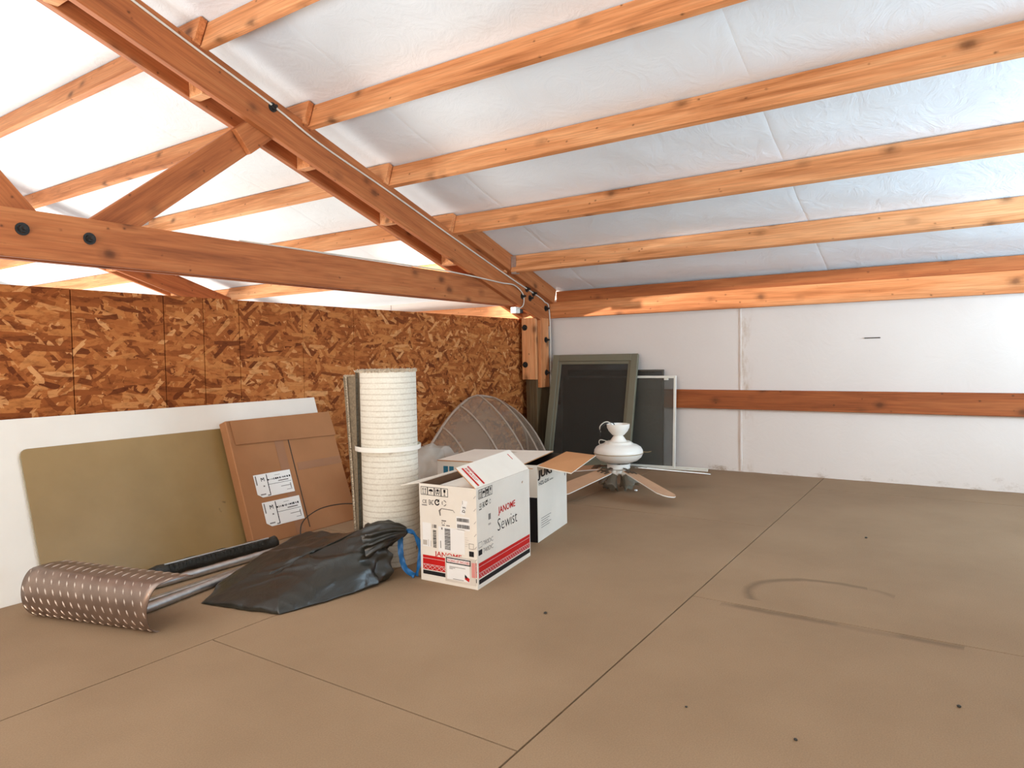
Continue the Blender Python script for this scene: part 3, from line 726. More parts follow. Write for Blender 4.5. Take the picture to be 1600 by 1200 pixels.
def ribbon(name, pts, w, mat, parent, side=(0, 0, 1), twist=0.0):
    pts = smooth_path(pts, 8); bm = bmesh.new(); pv = None
    for i, p in enumerate(pts):
        d = (pts[min(i+1, len(pts)-1)]-pts[max(i-1, 0)]).normalized(); sd_ = Vector(side) - d*Vector(side).dot(d)
        sd_.normalize(); n_ = d.cross(sd_); an = twist*i/len(pts)+.5*math.sin(i*.7); sd2 = sd_*math.cos(an)+n_*math.sin(an); nn = d.cross(sd2)
        ring = [bm.verts.new(p+sd2*w*k*.5+nn*(.15*w*(1-abs(k)))) for k in (-1, -.5, 0, .5, 1)]
        if pv:
            for k in range(4): bm.faces.new((pv[k], pv[k+1], ring[k+1], ring[k]))
        pv = ring
    o = mobj(name, bm, mat, parent, smooth='all'); sd = o.modifiers.new('thick', 'SOLIDIFY'); sd.thickness = .0012
ribbon('drawstring', [V(-2.275, -2.135, -.775), V(-2.303, -2.100, -.785), V(-2.330, -2.087, -.835), V(-2.338, -2.087, -.91), V(-2.322, -2.097, -.992)], .020, BLUE, t, (.55, -.83, 0), .5)
ribbon('drawstring', [V(-2.270, -2.14, -.795), V(-2.272, -2.145, -.84), V(-2.272, -2.14, -.90), V(-2.285, -2.128, -.955), V(-2.315, -2.10, -.990)], .024, BLUE, t, (.55, -.83, 0), -.6)

# ------------------------------------------------------------------ carpet roll
RC = (-2.470, -2.398); RR = .160; RH = .943
t = thing('carpet_roll', 'tall roll of carpet standing on end, cream backing outward', 'carpet', V(*RC, -1))
bm = bmesh.new(); Wd = Matrix.Translation(V(*RC, -1))
def spiral(th0, th1, r0, r1, off, n):
    return [((r0+(r1-r0)*i/n+off), th0+(th1-th0)*i/n) for i in range(n+1)]
va = (-.717, -.696); a_view = math.atan2(.696, .717)   # towards camera
a_left = a_view - math.pi/2                              # picture-left side of the roll
turns = 4; th1 = a_left - .25; th0 = th1 - 2*math.pi*turns
def spiral_sheet(off, jag, seed, dz=0.0):
    bm = bmesh.new(); n = 44*turns; prev = None; rnd = random.Random(seed)
    for i in range(n+1):
        if i <= n: r = (.045+(RR-.045)*i/n + off)*S; th = th0+(th1-th0)*i/n
        else: r = (RR+off+.0035*(i-n))*S; th = th1+.022*(i-n)
        zs = [0, .25, .5, .75, 1.0]; k = i/n
        col = [bm.verts.new(((r*(1-.012*z))*math.cos(th), (r*(1-.012*z))*math.sin(th), S*RH*z + (rnd.uniform(-jag, jag) if z == 1 else 0) + (dz if z == 1 else 0))) for z in zs]
        if prev:
            for a in range(4): bm.faces.new((prev[a], col[a], col[a+1], prev[a+1]))
        prev = col
    return bm
mobj('backing', spiral_sheet(0, .0015, 1), BACKING, t, Wd, smooth='all')
mobj('pile', spiral_sheet(-.012, .006, 2, .004), PILE, t, Wd, smooth='all')
rnd = random.Random(5); bm = bmesh.new()
def tuft(bm, p, d, l, w):
    p = Vector(p); d = Vector(d).normalized(); a = d.orthogonal().normalized()
    b = d.cross(a); tri = [bm.verts.new(p+(a*math.cos(x)+b*math.sin(x))*w) for x in (0, 2.1, 4.2)]; tp_ = bm.verts.new(p+d*l)
    for k in range(3): bm.faces.new((tri[k], tri[(k+1) % 3], tp_))
for i in range(2600):
    k = rnd.random()**.5; th = th0+(th1-th0)*k; r = (.045+(RR-.045)*k-rnd.uniform(0, .014))*S*.988
    tuft(bm, (r*math.cos(th), r*math.sin(th), S*RH-.002), (rnd.uniform(-1, 1), rnd.uniform(-1, 1), rnd.uniform(.4, 1.2)), rnd.uniform(.010, .020), .0040)
mobj('pile_fringe', bm, PILE, t, Wd, kind='stuff')
# free end of the carpet standing off at the left: its pile side faces out
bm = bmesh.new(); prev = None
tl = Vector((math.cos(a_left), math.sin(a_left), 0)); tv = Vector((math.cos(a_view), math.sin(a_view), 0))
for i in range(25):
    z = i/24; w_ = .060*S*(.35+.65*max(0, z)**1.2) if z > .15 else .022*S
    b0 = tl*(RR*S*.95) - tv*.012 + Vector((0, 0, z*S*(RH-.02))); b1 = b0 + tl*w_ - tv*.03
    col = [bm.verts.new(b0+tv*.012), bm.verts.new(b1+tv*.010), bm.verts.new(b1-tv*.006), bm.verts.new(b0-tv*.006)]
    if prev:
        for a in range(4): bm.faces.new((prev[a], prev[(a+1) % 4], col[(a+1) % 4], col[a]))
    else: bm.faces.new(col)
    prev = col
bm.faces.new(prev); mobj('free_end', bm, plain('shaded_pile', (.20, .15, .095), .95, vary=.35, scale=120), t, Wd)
bm = bmesh.new()
for i in range(900):
    z = rnd.random(); w_ = .048*S*(.35+.65*z**1.2) if z > .15 else .018*S
    tuft(bm, tl*(RR*S*.985+w_-.010) - tv*(.02+rnd.uniform(-.012, .008)) + Vector((0, 0, z*S*(RH-.02))), tl*rnd.uniform(.3, 1)+tv*rnd.uniform(-1, 1)+Vector((0, 0, rnd.uniform(-.8, .8))), rnd.uniform(.005, .011), .003)
for i in range(200):
    tuft(bm, tl*(RR*S*.985+rnd.random()*.045*S) - tv*.02 + Vector((0, 0, S*(RH-.022))), (rnd.uniform(-1, 1), rnd.uniform(-1, 1), 1), rnd.uniform(.006, .012), .003)
mobj('pile_fringe', bm, PILE, t, Wd, kind='stuff')
zb = S*RH*.605
lathe('binding_strap', [((RR*.9935+.0012)*S, zb-.011), ((RR*.9935+.003)*S, zb-.010), ((RR*.9935+.003)*S, zb+.010), ((RR*.9935+.0012)*S, zb+.011)], plain('white_plastic_strap', (.86, .83, .75), .3, vary=.02), t, 64, Wd)

# ------------------------------------------------------------------ printed cartons
FONT = {}
def text_mesh(s, size, bold=0.0, xs=1.0, shear=0.0):
    cu = bpy.data.curves.new('lettering', 'FONT'); cu.body = s; cu.size = size; cu.offset = bold; cu.shear = shear; cu.resolution_u = 2; cu.fill_mode = 'FRONT'
    o = bpy.data.objects.new('lettering', cu); COL.objects.link(o)
    dg = bpy.context.evaluated_depsgraph_get(); me = bpy.data.meshes.new_from_object(o.evaluated_get(dg))
    bpy.data.objects.remove(o); bpy.data.curves.remove(cu)
    me.transform(Matrix.Diagonal((xs, 1, 1, 1))); return me
class Face:
    """a flat printed face: origin, right and up directions in metres"""
    def __init__(self, o, r, u, parent):
        self.o, self.r, self.u, self.p = Vector(o), Vector(r).normalized(), Vector(u).normalized(), parent
        self.n = self.r.cross(self.u).normalized(); self.k = 0
    def P(self, s, t_, off=.0008): return self.o + self.r*s + self.u*t_ + self.n*off
    def rect(self, name, s0, t0, s1, t1, mat, off=.0008, parent=None, label=None):
        bm = bmesh.new(); quad(bm, [self.P(s0, t0, off), self.P(s1, t0, off), self.P(s1, t1, off), self.P(s0, t1, off)])
        return mobj(name, bm, mat, parent or self.p, label=label)
    def poly(self, name, polys, mat, off=.0010, parent=None):
        bm = bmesh.new()
        for pl in polys: quad(bm, [self.P(s, t_, off) for s, t_ in pl])
        return mobj(name, bm, mat, parent or self.p)
    def text(self, s, x, y, h, mat, w=None, bold=0.0, shear=0.0, name='lettering', off=.0010, rot=0.0, parent=None):
        me = text_mesh(s, h, bold*h, 1.0, shear)
        if w:
            xs_ = [v.co.x for v in me.vertices]; cur = max(xs_)-min(xs_); me.transform(Matrix.Diagonal((w/cur, 1, 1, 1)))
        me.materials.append(mat); me.transform(Matrix.Rotation(rot, 4, 'Z'))
        m4 = Matrix((self.r, self.u, self.n)).transposed().to_4x4(); m4.translation = self.P(x, y, off)
        o = bpy.data.objects.new(name, me); link(o, parent or self.p, m4); return o
    def bars(self, s0, t0, s1, t1, mat, vertical=True, seed=1, name='barcode'):
        rn = random.Random(seed); pl = []; a = s0 if vertical else t0; e = s1 if vertical else t1
        while a < e:
            w_ = rn.uniform(.0010, .0028)
            pl.append([(a, t0), (min(a+w_, e), t0), (min(a+w_, e), t1), (a, t1)] if vertical else [(s0, a), (s1, a), (s1, min(a+w_, e)), (s0, min(a+w_, e))]); a += w_+rn.uniform(.0007, .0018)
        return self.poly(name, pl, mat)
def ring_poly(cx, cy, r0, r1, a0, a1, n=14):
    out = []
    for i in range(n):
        x, y = a0+(a1-a0)*i/n, a0+(a1-a0)*(i+1)/n
        out.append([(cx+r0*math.cos(x), cy+r0*math.sin(x)), (cx+r1*math.cos(x), cy+r1*math.sin(x)), (cx+r1*math.cos(y), cy+r1*math.sin(y)), (cx+r0*math.cos(y), cy+r0*math.sin(y))])
    return out
def outline(s0, t0, s1, t1, w):
    return [[(s0, t0), (s1, t0), (s1, t0+w), (s0, t0+w)], [(s0, t1-w), (s1, t1-w), (s1, t1), (s0, t1)], [(s0, t0), (s0+w, t0), (s0+w, t1), (s0, t1)], [(s1-w, t0), (s1, t0), (s1, t1), (s1-w, t1)]]
def icons(F, s0, t0, c, kx_=1.0):
    """this-way-up, keep dry, handle with care, fragile squares"""
    pl = []
    for i in range(4):
        x = s0+i*c*kx_; pl += outline(x, t0, x+c*kx_, t0+c, .0022)
        X = lambda q: x+q*c*kx_
        Y = lambda q: t0+q*c
        if i == 0:
            for q in (.33, .67):
                pl.append([(X(q-.035), Y(.2)), (X(q+.035), Y(.2)), (X(q+.035), Y(.7)), (X(q-.035), Y(.7))]); pl.append([(X(q-.12), Y(.64)), (X(q+.12), Y(.64)), (X(q+.01), Y(.85)), (X(q-.01), Y(.85))])
            pl.append([(X(.2), Y(.13)), (X(.8), Y(.13)), (X(.8), Y(.18)), (X(.2), Y(.18))])
        elif i == 1:
            for k in range(8):
                a, b = math.pi*k/8, math.pi*(k+1)/8; pl.append([(X(.5), Y(.48)), (X(.5+.33*math.cos(a)), Y(.48+.28*math.sin(a))), (X(.5+.33*math.cos(b)), Y(.48+.28*math.sin(b))), (X(.5), Y(.49))])
            pl.append([(X(.475), Y(.18)), (X(.525), Y(.18)), (X(.525), Y(.5)), (X(.475), Y(.5))])
        elif i == 2:
            pl += ring_poly(X(.5), Y(.68), 0.0001, .17*c, 0, 2*math.pi, 10)
            for sg in (-1, 1):
                pl.append([(X(.5+sg*.10), Y(.15)), (X(.5+sg*.20), Y(.15)), (X(.5+sg*.34), Y(.55)), (X(.5+sg*.22), Y(.5))]); pl.append([(X(.5+sg*.24), Y(.5)), (X(.5+sg*.34), Y(.5)), (X(.5+sg*.32), Y(.82)), (X(.5+sg*.25), Y(.82))])
            pl.append([(X(.4), Y(.3)), (X(.6), Y(.3)), (X(.58), Y(.45)), (X(.42), Y(.45))])
        else:
            pl.append([(X(.36), Y(.5)), (X(.64), Y(.5)), (X(.66), Y(.85)), (X(.34), Y(.85))]); pl.append([(X(.47), Y(.2)), (X(.53), Y(.2)), (X(.53), Y(.5)), (X(.47), Y(.5))]); pl.append([(X(.36), Y(.14)), (X(.64), Y(.14)), (X(.64), Y(.2)), (X(.36), Y(.2))])
    F.poly('handling_icons', pl, INK)
def marks(F, s0, t0, h, k_=1.0):
    F.text('CE', s0, t0, h*1.05, INK, w=h*1.25*k_, name='conformity_mark'); F.rect('print_line', s0-.002, t0-.010, s0+h*1.35*k_, t0-.0055, GREYINK)
    F.text('EAC', s0+h*1.85*k_, t0-.004, h*1.45, INK, w=h*1.3*k_, bold=.01, name='conformity_mark')
    cx, cy = s0+h*4.2*k_, t0+h*.42
    F.poly('recycling_mark', ring_poly(cx, cy, h*.42*k_, h*.72*k_, .9, 6.0), INK)
    F.poly('recycling_mark', [[(cx-h*.1, cy+h*.05), (cx+h*.62*k_, cy+h*.1), (cx+h*.62*k_, cy+h*.8), (cx+h*.3*k_, cy+h*.35)]], INK)
    cx += h*1.95*k_; pl = []
    for q in range(3):
        pl += ring_poly(cx, cy, h*.45*k_, h*.66*k_, q*2.094+.35, q*2.094+1.75, 5)
    F.poly('recycling_mark', pl, GREYINK)
def lattice(F, s0, s1, t0, t1, step, mat, w=.0016):
    pl = []; x = s0
    while x < s1-1e-6:
        e = min(x+step, s1)
        for a, b in (((x, t0), (e, t1)), ((x, t1), (e, t0))):
            pl.append([(a[0], a[1]-w/2), (b[0], b[1]-w/2), (b[0], b[1]+w/2), (a[0], a[1]+w/2)])
        x += step
    pl.append([(s0, t1-w*.4), (s1, t1-w*.4), (s1, t1+w*.4), (s0, t1+w*.4)])
    F.poly('lattice_print', pl, mat, .0013)

def open_box(name, o, ex, ey, w, d, h, th, mat, parent, inner):
    """walls and bottom, open on top; ex, ey unit directions"""
    ez = Vector((0, 0, 1)); P = lambda a, b, c: Vector(o)+ex*a+ey*b+ez*c
    bm = bmesh.new()
    out = [[P(0, 0, z), P(w, 0, z), P(w, d, z), P(0, d, z)] for z in (0, h)]
    inn = [[P(th, th, z), P(w-th, th, z), P(w-th, d-th, z), P(th, d-th, z)] for z in (th, h)]
    vo = [[bm.verts.new(p) for p in r] for r in out]; vi = [[bm.verts.new(p) for p in r] for r in inn]
    bm.faces.new(vo[0]); fi = [bm.faces.new(vi[0])]
    for k in range(4):
        bm.faces.new((vo[0][k], vo[0][(k+1) % 4], vo[1][(k+1) % 4], vo[1][k]))
        fi.append(bm.faces.new((vi[0][k], vi[0][(k+1) % 4], vi[1][(k+1) % 4], vi[1][k])))
        fi.append(bm.faces.new((vo[1][k], vo[1][(k+1) % 4], vi[1][(k+1) % 4], vi[1][k])))
    for f in fi: f.material_index = 1
    return mobj(name, bm, [mat, inner], parent)

# --- near carton
c1 = V(-2.331, -1.753, -1); ex = Vector((.014, -.308, 0)).normalized(); ey = Vector((-.55, -.078, 0)).normalized(); ez = Vector((0, 0, 1))
W1, D1, H1 = .310*S, .556*S, .441*S
t = thing('carton', 'white sewing machine carton with red bands and open flaps', 'box', c1)
open_box('body', c1, ex, ey, W1, D1, H1, .005, CARTON, t, plain('shaded_carton_inside', (.15, .085, .045), .85))  # inside is a darker kraft: the shade in the box is put into the colour
def Q(a, b, c): return c1+ex*a+ey*b+ez*c
# contents
def q_box(name, a0, b0, c0, a1, b1, c1_, mat, parent, bev=.005, tilt=0.0):
    bm = bmesh.new(); bx(bm, (a0, b0, c0), (a1, b1, c1_), bev)
    for v in bm.verts: v.co = Q(v.co.x, v.co.y, v.co.z + tilt*(v.co.y-b0))
    return mobj(name, bm, mat, parent)
q_box('foam_insert', .012, .012, H1-.085, W1-.012, D1-.012, H1-.030, STYRO, t)
q_box('foam_insert', .035, .030, H1-.030, .150, .20, H1-.008, STYRO, t, .005, .05)
def flap(name, pts, mat, parent, th=.004, inner=None):
    pts = [Vector(p) for p in pts]; n_ = (pts[1]-pts[0]).cross(pts[3]-pts[0]).normalized(); bm = bmesh.new()
    a = [bm.verts.new(p) for p in pts]; b = [bm.verts.new(p-n_*th) for p in pts]
    bm.faces.new(a); fb = bm.faces.new(b[::-1])
    if inner: fb.material_index = 1
    for k in range(4):
        f = bm.faces.new((a[k], b[k], b[(k+1) % 4], a[(k+1) % 4])); f.material_index = 1 if inner else 0
    return mobj(name, bm, [mat, inner] if inner else mat, parent)
fr_pts = [Q(.002, 0, H1), Q(.002, D1, H1), Q(.118*S, D1+.004, H1+.090*S), Q(.105*S, 0, H1+.083*S)]
ff = flap('flap', fr_pts, CARTON, t, .004, KRAFTL)
FF = Face(fr_pts[3], fr_pts[0]-fr_pts[3], fr_pts[2]-fr_pts[3], ff); fw_ = (fr_pts[0]-fr_pts[3]).length
if FF.n.z < 0: FF.n = -FF.n
FF.rect('red_bar', .012, .030, fw_-.006, .043, RED); FF.rect('red_bar', .012, .078, fw_-.006, .092, RED)
FF.text('FRAGILE', .016, .050, .022, RED, w=fw_-.030, bold=.01)
FF.text('HANDLE WITH CARE', .016, .081, .008, LABEL, w=fw_-.03, off=.0014)
FF.rect('red_bar', .020, D1-.050, fw_-.050, D1-.043, RED)
flap('flap', [Q(W1-.002, 0, H1), Q(W1+.118*S, .01, H1-.022), Q(W1+.118*S, D1-.02, H1-.030), Q(W1-.002, D1, H1)], CARTON, t, .004)
flap('flap', [Q(.01, D1, H1), Q(W1-.01, D1, H1), Q(W1-.02, D1+.055, H1-.012), Q(.008, D1+.060, H1-.012)], CARTON, t, .004, KRAFTL)
flap('flap', [Q(W1-.008, .003, H1), Q(.012, .003, H1), Q(.016, .085, H1-.075), Q(W1-.012, .085, H1-.075)], CARTON, t, .004, KRAFTL)
# front print (faces the viewer's left)
F = Face(Q(W1, 0, 0), -ex, ez, t); w, h = W1, H1
if F.n.dot(Vector((1, 0, 0))) < 0: F.n = -F.n
icons(F, .030*w, h*.885, w*.122); marks(F, .050*w, h*.800, .020, .92)
F.poly('handle_hole', ring_poly(.39*w, h*.735, .0, .019, math.pi/2, math.pi*1.25, 6) if False else [[(.365*w, h*.69), (.385*w, h*.69), (.375*w, h*.735), (.345*w, h*.742)], [(.345*w, h*.742), (.375*w, h*.735), (.40*w, h*.760), (.395*w, h*.768)], [(.395*w, h*.768), (.40*w, h*.760), (.60*w, h*.755), (.60*w, h*.762)], [(.60*w, h*.762), (.60*w, h*.755), (.625*w, h*.735), (.632*w, h*.738)]], GREYINK)
F.rect('barcode_label', .655*w, h*.57, .885*w, h*.705, LABEL, .0005); F.bars(.665*w, h*.655, .875*w, h*.690, INK, True, 3); F.bars(.67*w, h*.59, .88*w, h*.627, INK, True, 4)
lb = F.poly('small_label', [[(.715*w, h*.735), (.80*w, h*.725), (.855*w, h*.865), (.77*w, h*.875)]], LABEL, .0006)
F.text('D 5', .805*w, h*.745, .020, INK, w=.024, bold=.02, rot=1.4); F.text('0000', .77*w, h*.755, .009, GREYINK, rot=1.4) if False else F.rect('print_line', .765*w, h*.83, .772*w, h*.865, GREYINK)
F.rect('paper_label', .045*w, h*.355, .20*w, h*.60, LABEL, .0005); F.rect('paper_label', .33*w, h*.33, .79*w, h*.58, LABEL, .0005)
F.bars(.235*w, h*.355, .295*w, h*.535, INK, False, 5); F.bars(.445*w, h*.355, .545*w, h*.57, INK, False, 6)
for i, (s0, t0, s1, t1) in enumerate(((.395, .635, .475, .648), (.395, .613, .41, .625), (.44, .613, .452, .625), (.40, .592, .45, .603), (.475, .592, .54, .603), (.225, .552, .235, .59), (.25, .556, .30, .59), (.385, .55, .41, .572), (.365, .36, .378, .435), (.19, .36, .2, .42), (.145, .36, .153, .43), (.05, .37, .125, .42))):
    F.rect('print_line', s0*w, t0*h, s1*w, t1*h, GREYINK if i < 9 else FAINT)
for k in range(5): F.rect('print_line', .80*w, h*(.50-.021*k), (.84+.02*(k % 2))*w, h*(.503-.021*k), FAINT)
F.poly('checkbox', outline(.865*w, h*.395, .945*w, h*.450, .0016), GREYINK); F.rect('checkbox', .865*w, h*.320, .945*w, h*.373, INK)
F.text('JANOME', .265*w, h*.272, h*.068, RED, w=.48*w, bold=.016, name='brand_lettering')
F.rect('red_band', .04*w, h*.118, .985*w, h*.265, RED); F.rect('black_band', .04*w, h*.068, .985*w, h*.108, INK)
F.rect('white_line', .04*w, h*.232, .985*w, h*.235, LABEL, .0012); lattice(F, .05*w, .975*w, h*.124, h*.172, w*.082, LABEL); lattice(F, .05*w, .975*w, h*.1505, h*.160, w*.041, PINK, .0009)
for k in range(7): F.poly('staple_mark', [[(.955*w, h*(.90-.125*k)), (.962*w, h*(.899-.125*k)), (1.0*w-.001, h*(.928-.125*k)), (.994*w, h*(.930-.125*k))]], GREYINK)
pk = F.rect('packing_pouch', .445*w, h*.035, .975*w, h*.298, plain('clear_pouch', (.66, .60, .52), .25), .0016, label='clear packing list pouch')
F.rect('paper_label', .475*w, h*.060, .87*w, h*.285, LABEL, .0019, pk); F.poly('pouch_border', outline(.465*w, h*.222, .89*w, h*.280, .0042), INK, .0023, pk)
F.text('PACKING LIST ENCLOSED', .485*w, h*.238, .0135, RED, w=.385*w, bold=.015, off=.0023, parent=pk)
for k, (a, b) in enumerate(((.52, .80), (.52, .62), (.52, .58))): F.rect('print_line', a*w, h*(.188-.011*k), b*w, h*(.193-.011*k), GREYINK, .0023, pk)
F.rect('print_line', .58*w, h*.066, .77*w, h*.072, GREYINK, .0023, pk)
F.poly('emblem', [[(.785*w, h*.087), (.86*w, h*.062), (.87*w, h*.098), (.795*w, h*.122)]], RED, .0023, pk); F.poly('emblem', [[(.785*w, h*.105), (.825*w, h*.090), (.825*w, h*.115), (.79*w, h*.135)]], INK, .0024, pk)
F.rect('pink_print', .905*w, h*.115, .965*w, h*.262, PINK, .0020, pk)
# right side print
G = Face(Q(0, 0, 0), ey, ez, t); w, h = D1, H1
if G.n.dot(Vector((0, 1, 0))) < 0: G.n = -G.n
icons(G, .040*w, h*.885, .072*w, 1.0) if False else icons(G, .035*w, h*.885, h*.092, .80)
marks(G, .045*w, h*.800, .021, .70)
G.text('JANOME', .375*w, h*.655, h*.098, RED, w=.325*w, bold=.016, shear=.0, name='brand_lettering')
G.text('Sewist', .345*w, h*.475, h*.19, INK, w=.375*w, bold=-.012, name='model_lettering')
G.rect('print_mark', .195*w, h*.64, .235*w, h*.70, GREYINK); G.rect('print_line', .19*w, h*.585, .235*w, h*.605, FAINT)
G.poly('checkbox', outline(.020*w, h*.405, .080*w, h*.460, .0016), GREYINK); G.rect('checkbox', .020*w, h*.330, .080*w, h*.383, INK)
G.text('780DC', .095*w, h*.410, h*.065, GREYINK, w=.17*w, name='model_lettering', bold=-.008); G.text('740DC', .095*w, h*.335, h*.065, GREYINK, w=.17*w, name='model_lettering', bold=-.008)
G.rect('red_band', .02*w, h*.105, .985*w, h*.255, RED); G.rect('black_band', .02*w, h*.045, .985*w, h*.092, INK); G.rect('white_line', .02*w, h*.218, .985*w, h*.221, LABEL, .0012)
lattice(G, .03*w, .975*w, h*.108, h*.158, w*.041, LABEL); G.rect('white_line', .02*w, h*.098, .985*w, h*.101, LABEL, .0012)
G.poly('torn_spot', [[(.83*w, h*.875), (.845*w, h*.87), (.86*w, h*.895), (.84*w, h*.892)]], KRAFT)

# --- second carton behind it
c2 = V(-3.105, -1.922, -1); ex2 = Vector((.105, -.608, 0)).normalized(); ey2 = Vector((-.463, -.080, 0)).normalized()
W2, D2, H2 = .615*S, .470*S, .420*S
t2 = thing('carton', 'wide white carton with teal letters and one open brown flap', 'box', c2)
def Q2(a, b, c): return c2+ex2*a+ey2*b+ez*c
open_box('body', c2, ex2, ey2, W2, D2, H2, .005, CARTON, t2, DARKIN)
flap('lid', [Q2(.075, -.002, H2+.003), Q2(.075, D2, H2+.012), Q2(W2, D2, H2+.003), Q2(W2, -.002, H2+.003)], CARTON, t2, .005, KRAFTL)
flap('lid', [Q2(.075, .0, H2+.003), Q2(.018, .01, H2-.010), Q2(.010, D2-.01, H2+.012), Q2(.075, D2, H2+.012)], CARTON, t2, .004, KRAFTL) if False else None
flap('flap', [Q2(-.002, .0, H2-.002), Q2(-.190*S, .010, H2-.030), Q2(-.190*S, D2-.01, H2+.000), Q2(-.002, D2, H2+.012)], KRAFTL, t2, .005, CARTON)
F = Face(Q2(W2, 0, 0), -ex2, ez, t2)
if F.n.dot(Vector((1, 0, 0))) < 0: F.n = -F.n
F.text('JUKI', .055*W2, H2*.815, .060, TEAL, w=.50*W2, bold=.045, name='brand_lettering')
F.rect('black_band', .955*W2, .0, .998*W2, H2*.58, INK)
F.rect('black_band', .50*W2, .0, .955*W2, H2*.58, INK)
G = Face(Q2(0, 0, 0), ey2, ez, t2)
if G.n.dot(Vector((0, 1, 0))) < 0: G.n = -G.n
G.text('JUKI', .04*D2, H2*.83, .050, INK, w=.46*D2, bold=.045, name='brand_lettering'); G.text('HZL-DX', .04*D2, H2*.73, .026, INK, w=.32*D2, bold=.015, name='model_lettering'); G.text('series', .385*D2, H2*.735, .014, INK, w=.12*D2, name='model_lettering')
for k in range(5): G.rect('print_line', .10*D2, H2*(.285-.030*k), (.42-.05*(k % 3))*D2, H2*(.293-.030*k), GREYINK)
G.rect('staple', .925*D2, H2*.70, .945*D2, H2*.735, INK)
for s0 in (.2, .5, .72): 
    bm = bmesh.new(); p = Q2(W2*s0, D2*.80, H2+.0100); bx(bm, p-Vector((.012, .020, .0005)), p+Vector((.012, .020, .0008))); mobj('tape_scrap', bm, plain('worn_tape', (.70, .63, .53), .5), t2) if s0 == .5 else bm.free()

# crumpled clear bag between roll and cartons
t = thing('plastic_bag', 'crumpled clear plastic bag on the floor between carpet roll and cartons', 'bag', V(-3.2, -2.80, -1))
bm = bmesh.new(); bmesh.ops.create_icosphere(bm, subdivisions=4, radius=1)
for v in bm.verts:
    d = v.co.normalized(); q = 1+.38*(1-2*abs(mnoise.noise(d*2.6)))+.2*(1-2*abs(mnoise.noise(d*6)))
    v.co = Vector((d.x*.17*q, d.y*.15*q, max(-.99, d.z*q)*.17+.17))
mobj('film', bm, POLY, t, Matrix.Translation(V(-3.35, -2.86, -1)), smooth='all')

# ------------------------------------------------------------------ white boards and the plastic window-well cover
for i, (z0, z1, x0, x1, y0, y1, lab) in enumerate(((-1.0, -.945, -5.42, -3.75, -3.42, -2.93, 'lower white slatted panel flat on the floor under the clear plastic dome'), (-.944, -.892, -5.40, -3.78, -3.40, -2.95, 'upper white slatted panel under the clear plastic dome'))):
    t = thing('shutter_panel', lab, 'panel', V((x0+x1)/2, (y0+y1)/2, z0))
    for a, b in ((y0, y0+.06), (y1-.06, y1)): box('stile', V(x0, a, z0), V(x1, b, z1), WFRAME, t, .003)
    for a, b in ((x0, x0+.06), (x1-.06, x1)): box('rail', V(a, y0+.06, z0), V(b, y1-.06, z1), WFRAME, t, .003)
    for k in range(6):
        yy = y0+.075+(y1-y0-.15)*k/5; box('slat', V(x0+.06, yy-.03, z1-.028), V(x1-.06, yy+.03, z1-.012), WFRAME, t, .002)
    box('slot', V(x1-.001 if False else x1-.0005, y1-.14, z0+.02), V(x1+.0015, y1-.08, z0+.035), DARKIN, t, 0)
t = thing('window_well_cover', 'hazy clear plastic dome cover with ribs behind the cartons', 'cover', V(-4.7, -3.2, -.89))
xc_, A, Hd, yb_, Dp = -4.70, .80, .56, -3.50, .50
def dm(x, b, k=1.0):             # b 0 = back arc, 1 = front foot
    u = max(-1, min(1, (x-xc_)/A)); rad = math.sqrt(max(0, 1-u*u))
    if u < 0: rad = rad*.95+.05*(1-abs(u))
    else: rad = 1-abs(u)**1.75
    return V(x, yb_+Dp*rad*math.sin(b*math.pi/2)**1.5*k, -.885+Hd*rad*max(0, math.cos(b*math.pi/2))**1.5*k)
bm = bmesh.new(); NX, NB_ = 56, 14; vs = []
for i in range(NX+1):
    u = -math.cos(math.pi*i/NX); x = xc_+A*u
    st = 1.0 + (.018 if (i//4) % 2 else 0)
    for j in range(NB_+1): vs.append(bm.verts.new(dm(x, j/NB_, st)))
for i in range(NX):
    for j in range(NB_):
        q = i*(NB_+1)+j; bm.faces.new((vs[q], vs[q+1], vs[q+NB_+2], vs[q+NB_+1]))
bmesh.ops.remove_doubles(bm, verts=bm.verts[:], dist=.0005)
mobj('shell', bm, DOME, t, smooth='all')
for x in (-4.02, -4.22, -4.45, -4.70, -4.95, -5.18):
    tube('rib', [dm(x, j/10, 1.02) for j in range(11)], .007, RIBM, t, 6)
fpts = [dm(xc_+A*-math.cos(math.pi*i/30), 0, 1.0)+Vector((0, -.004, .004)) for i in range(31)]
tube('flange', fpts, .011, RIBM, t, 6)

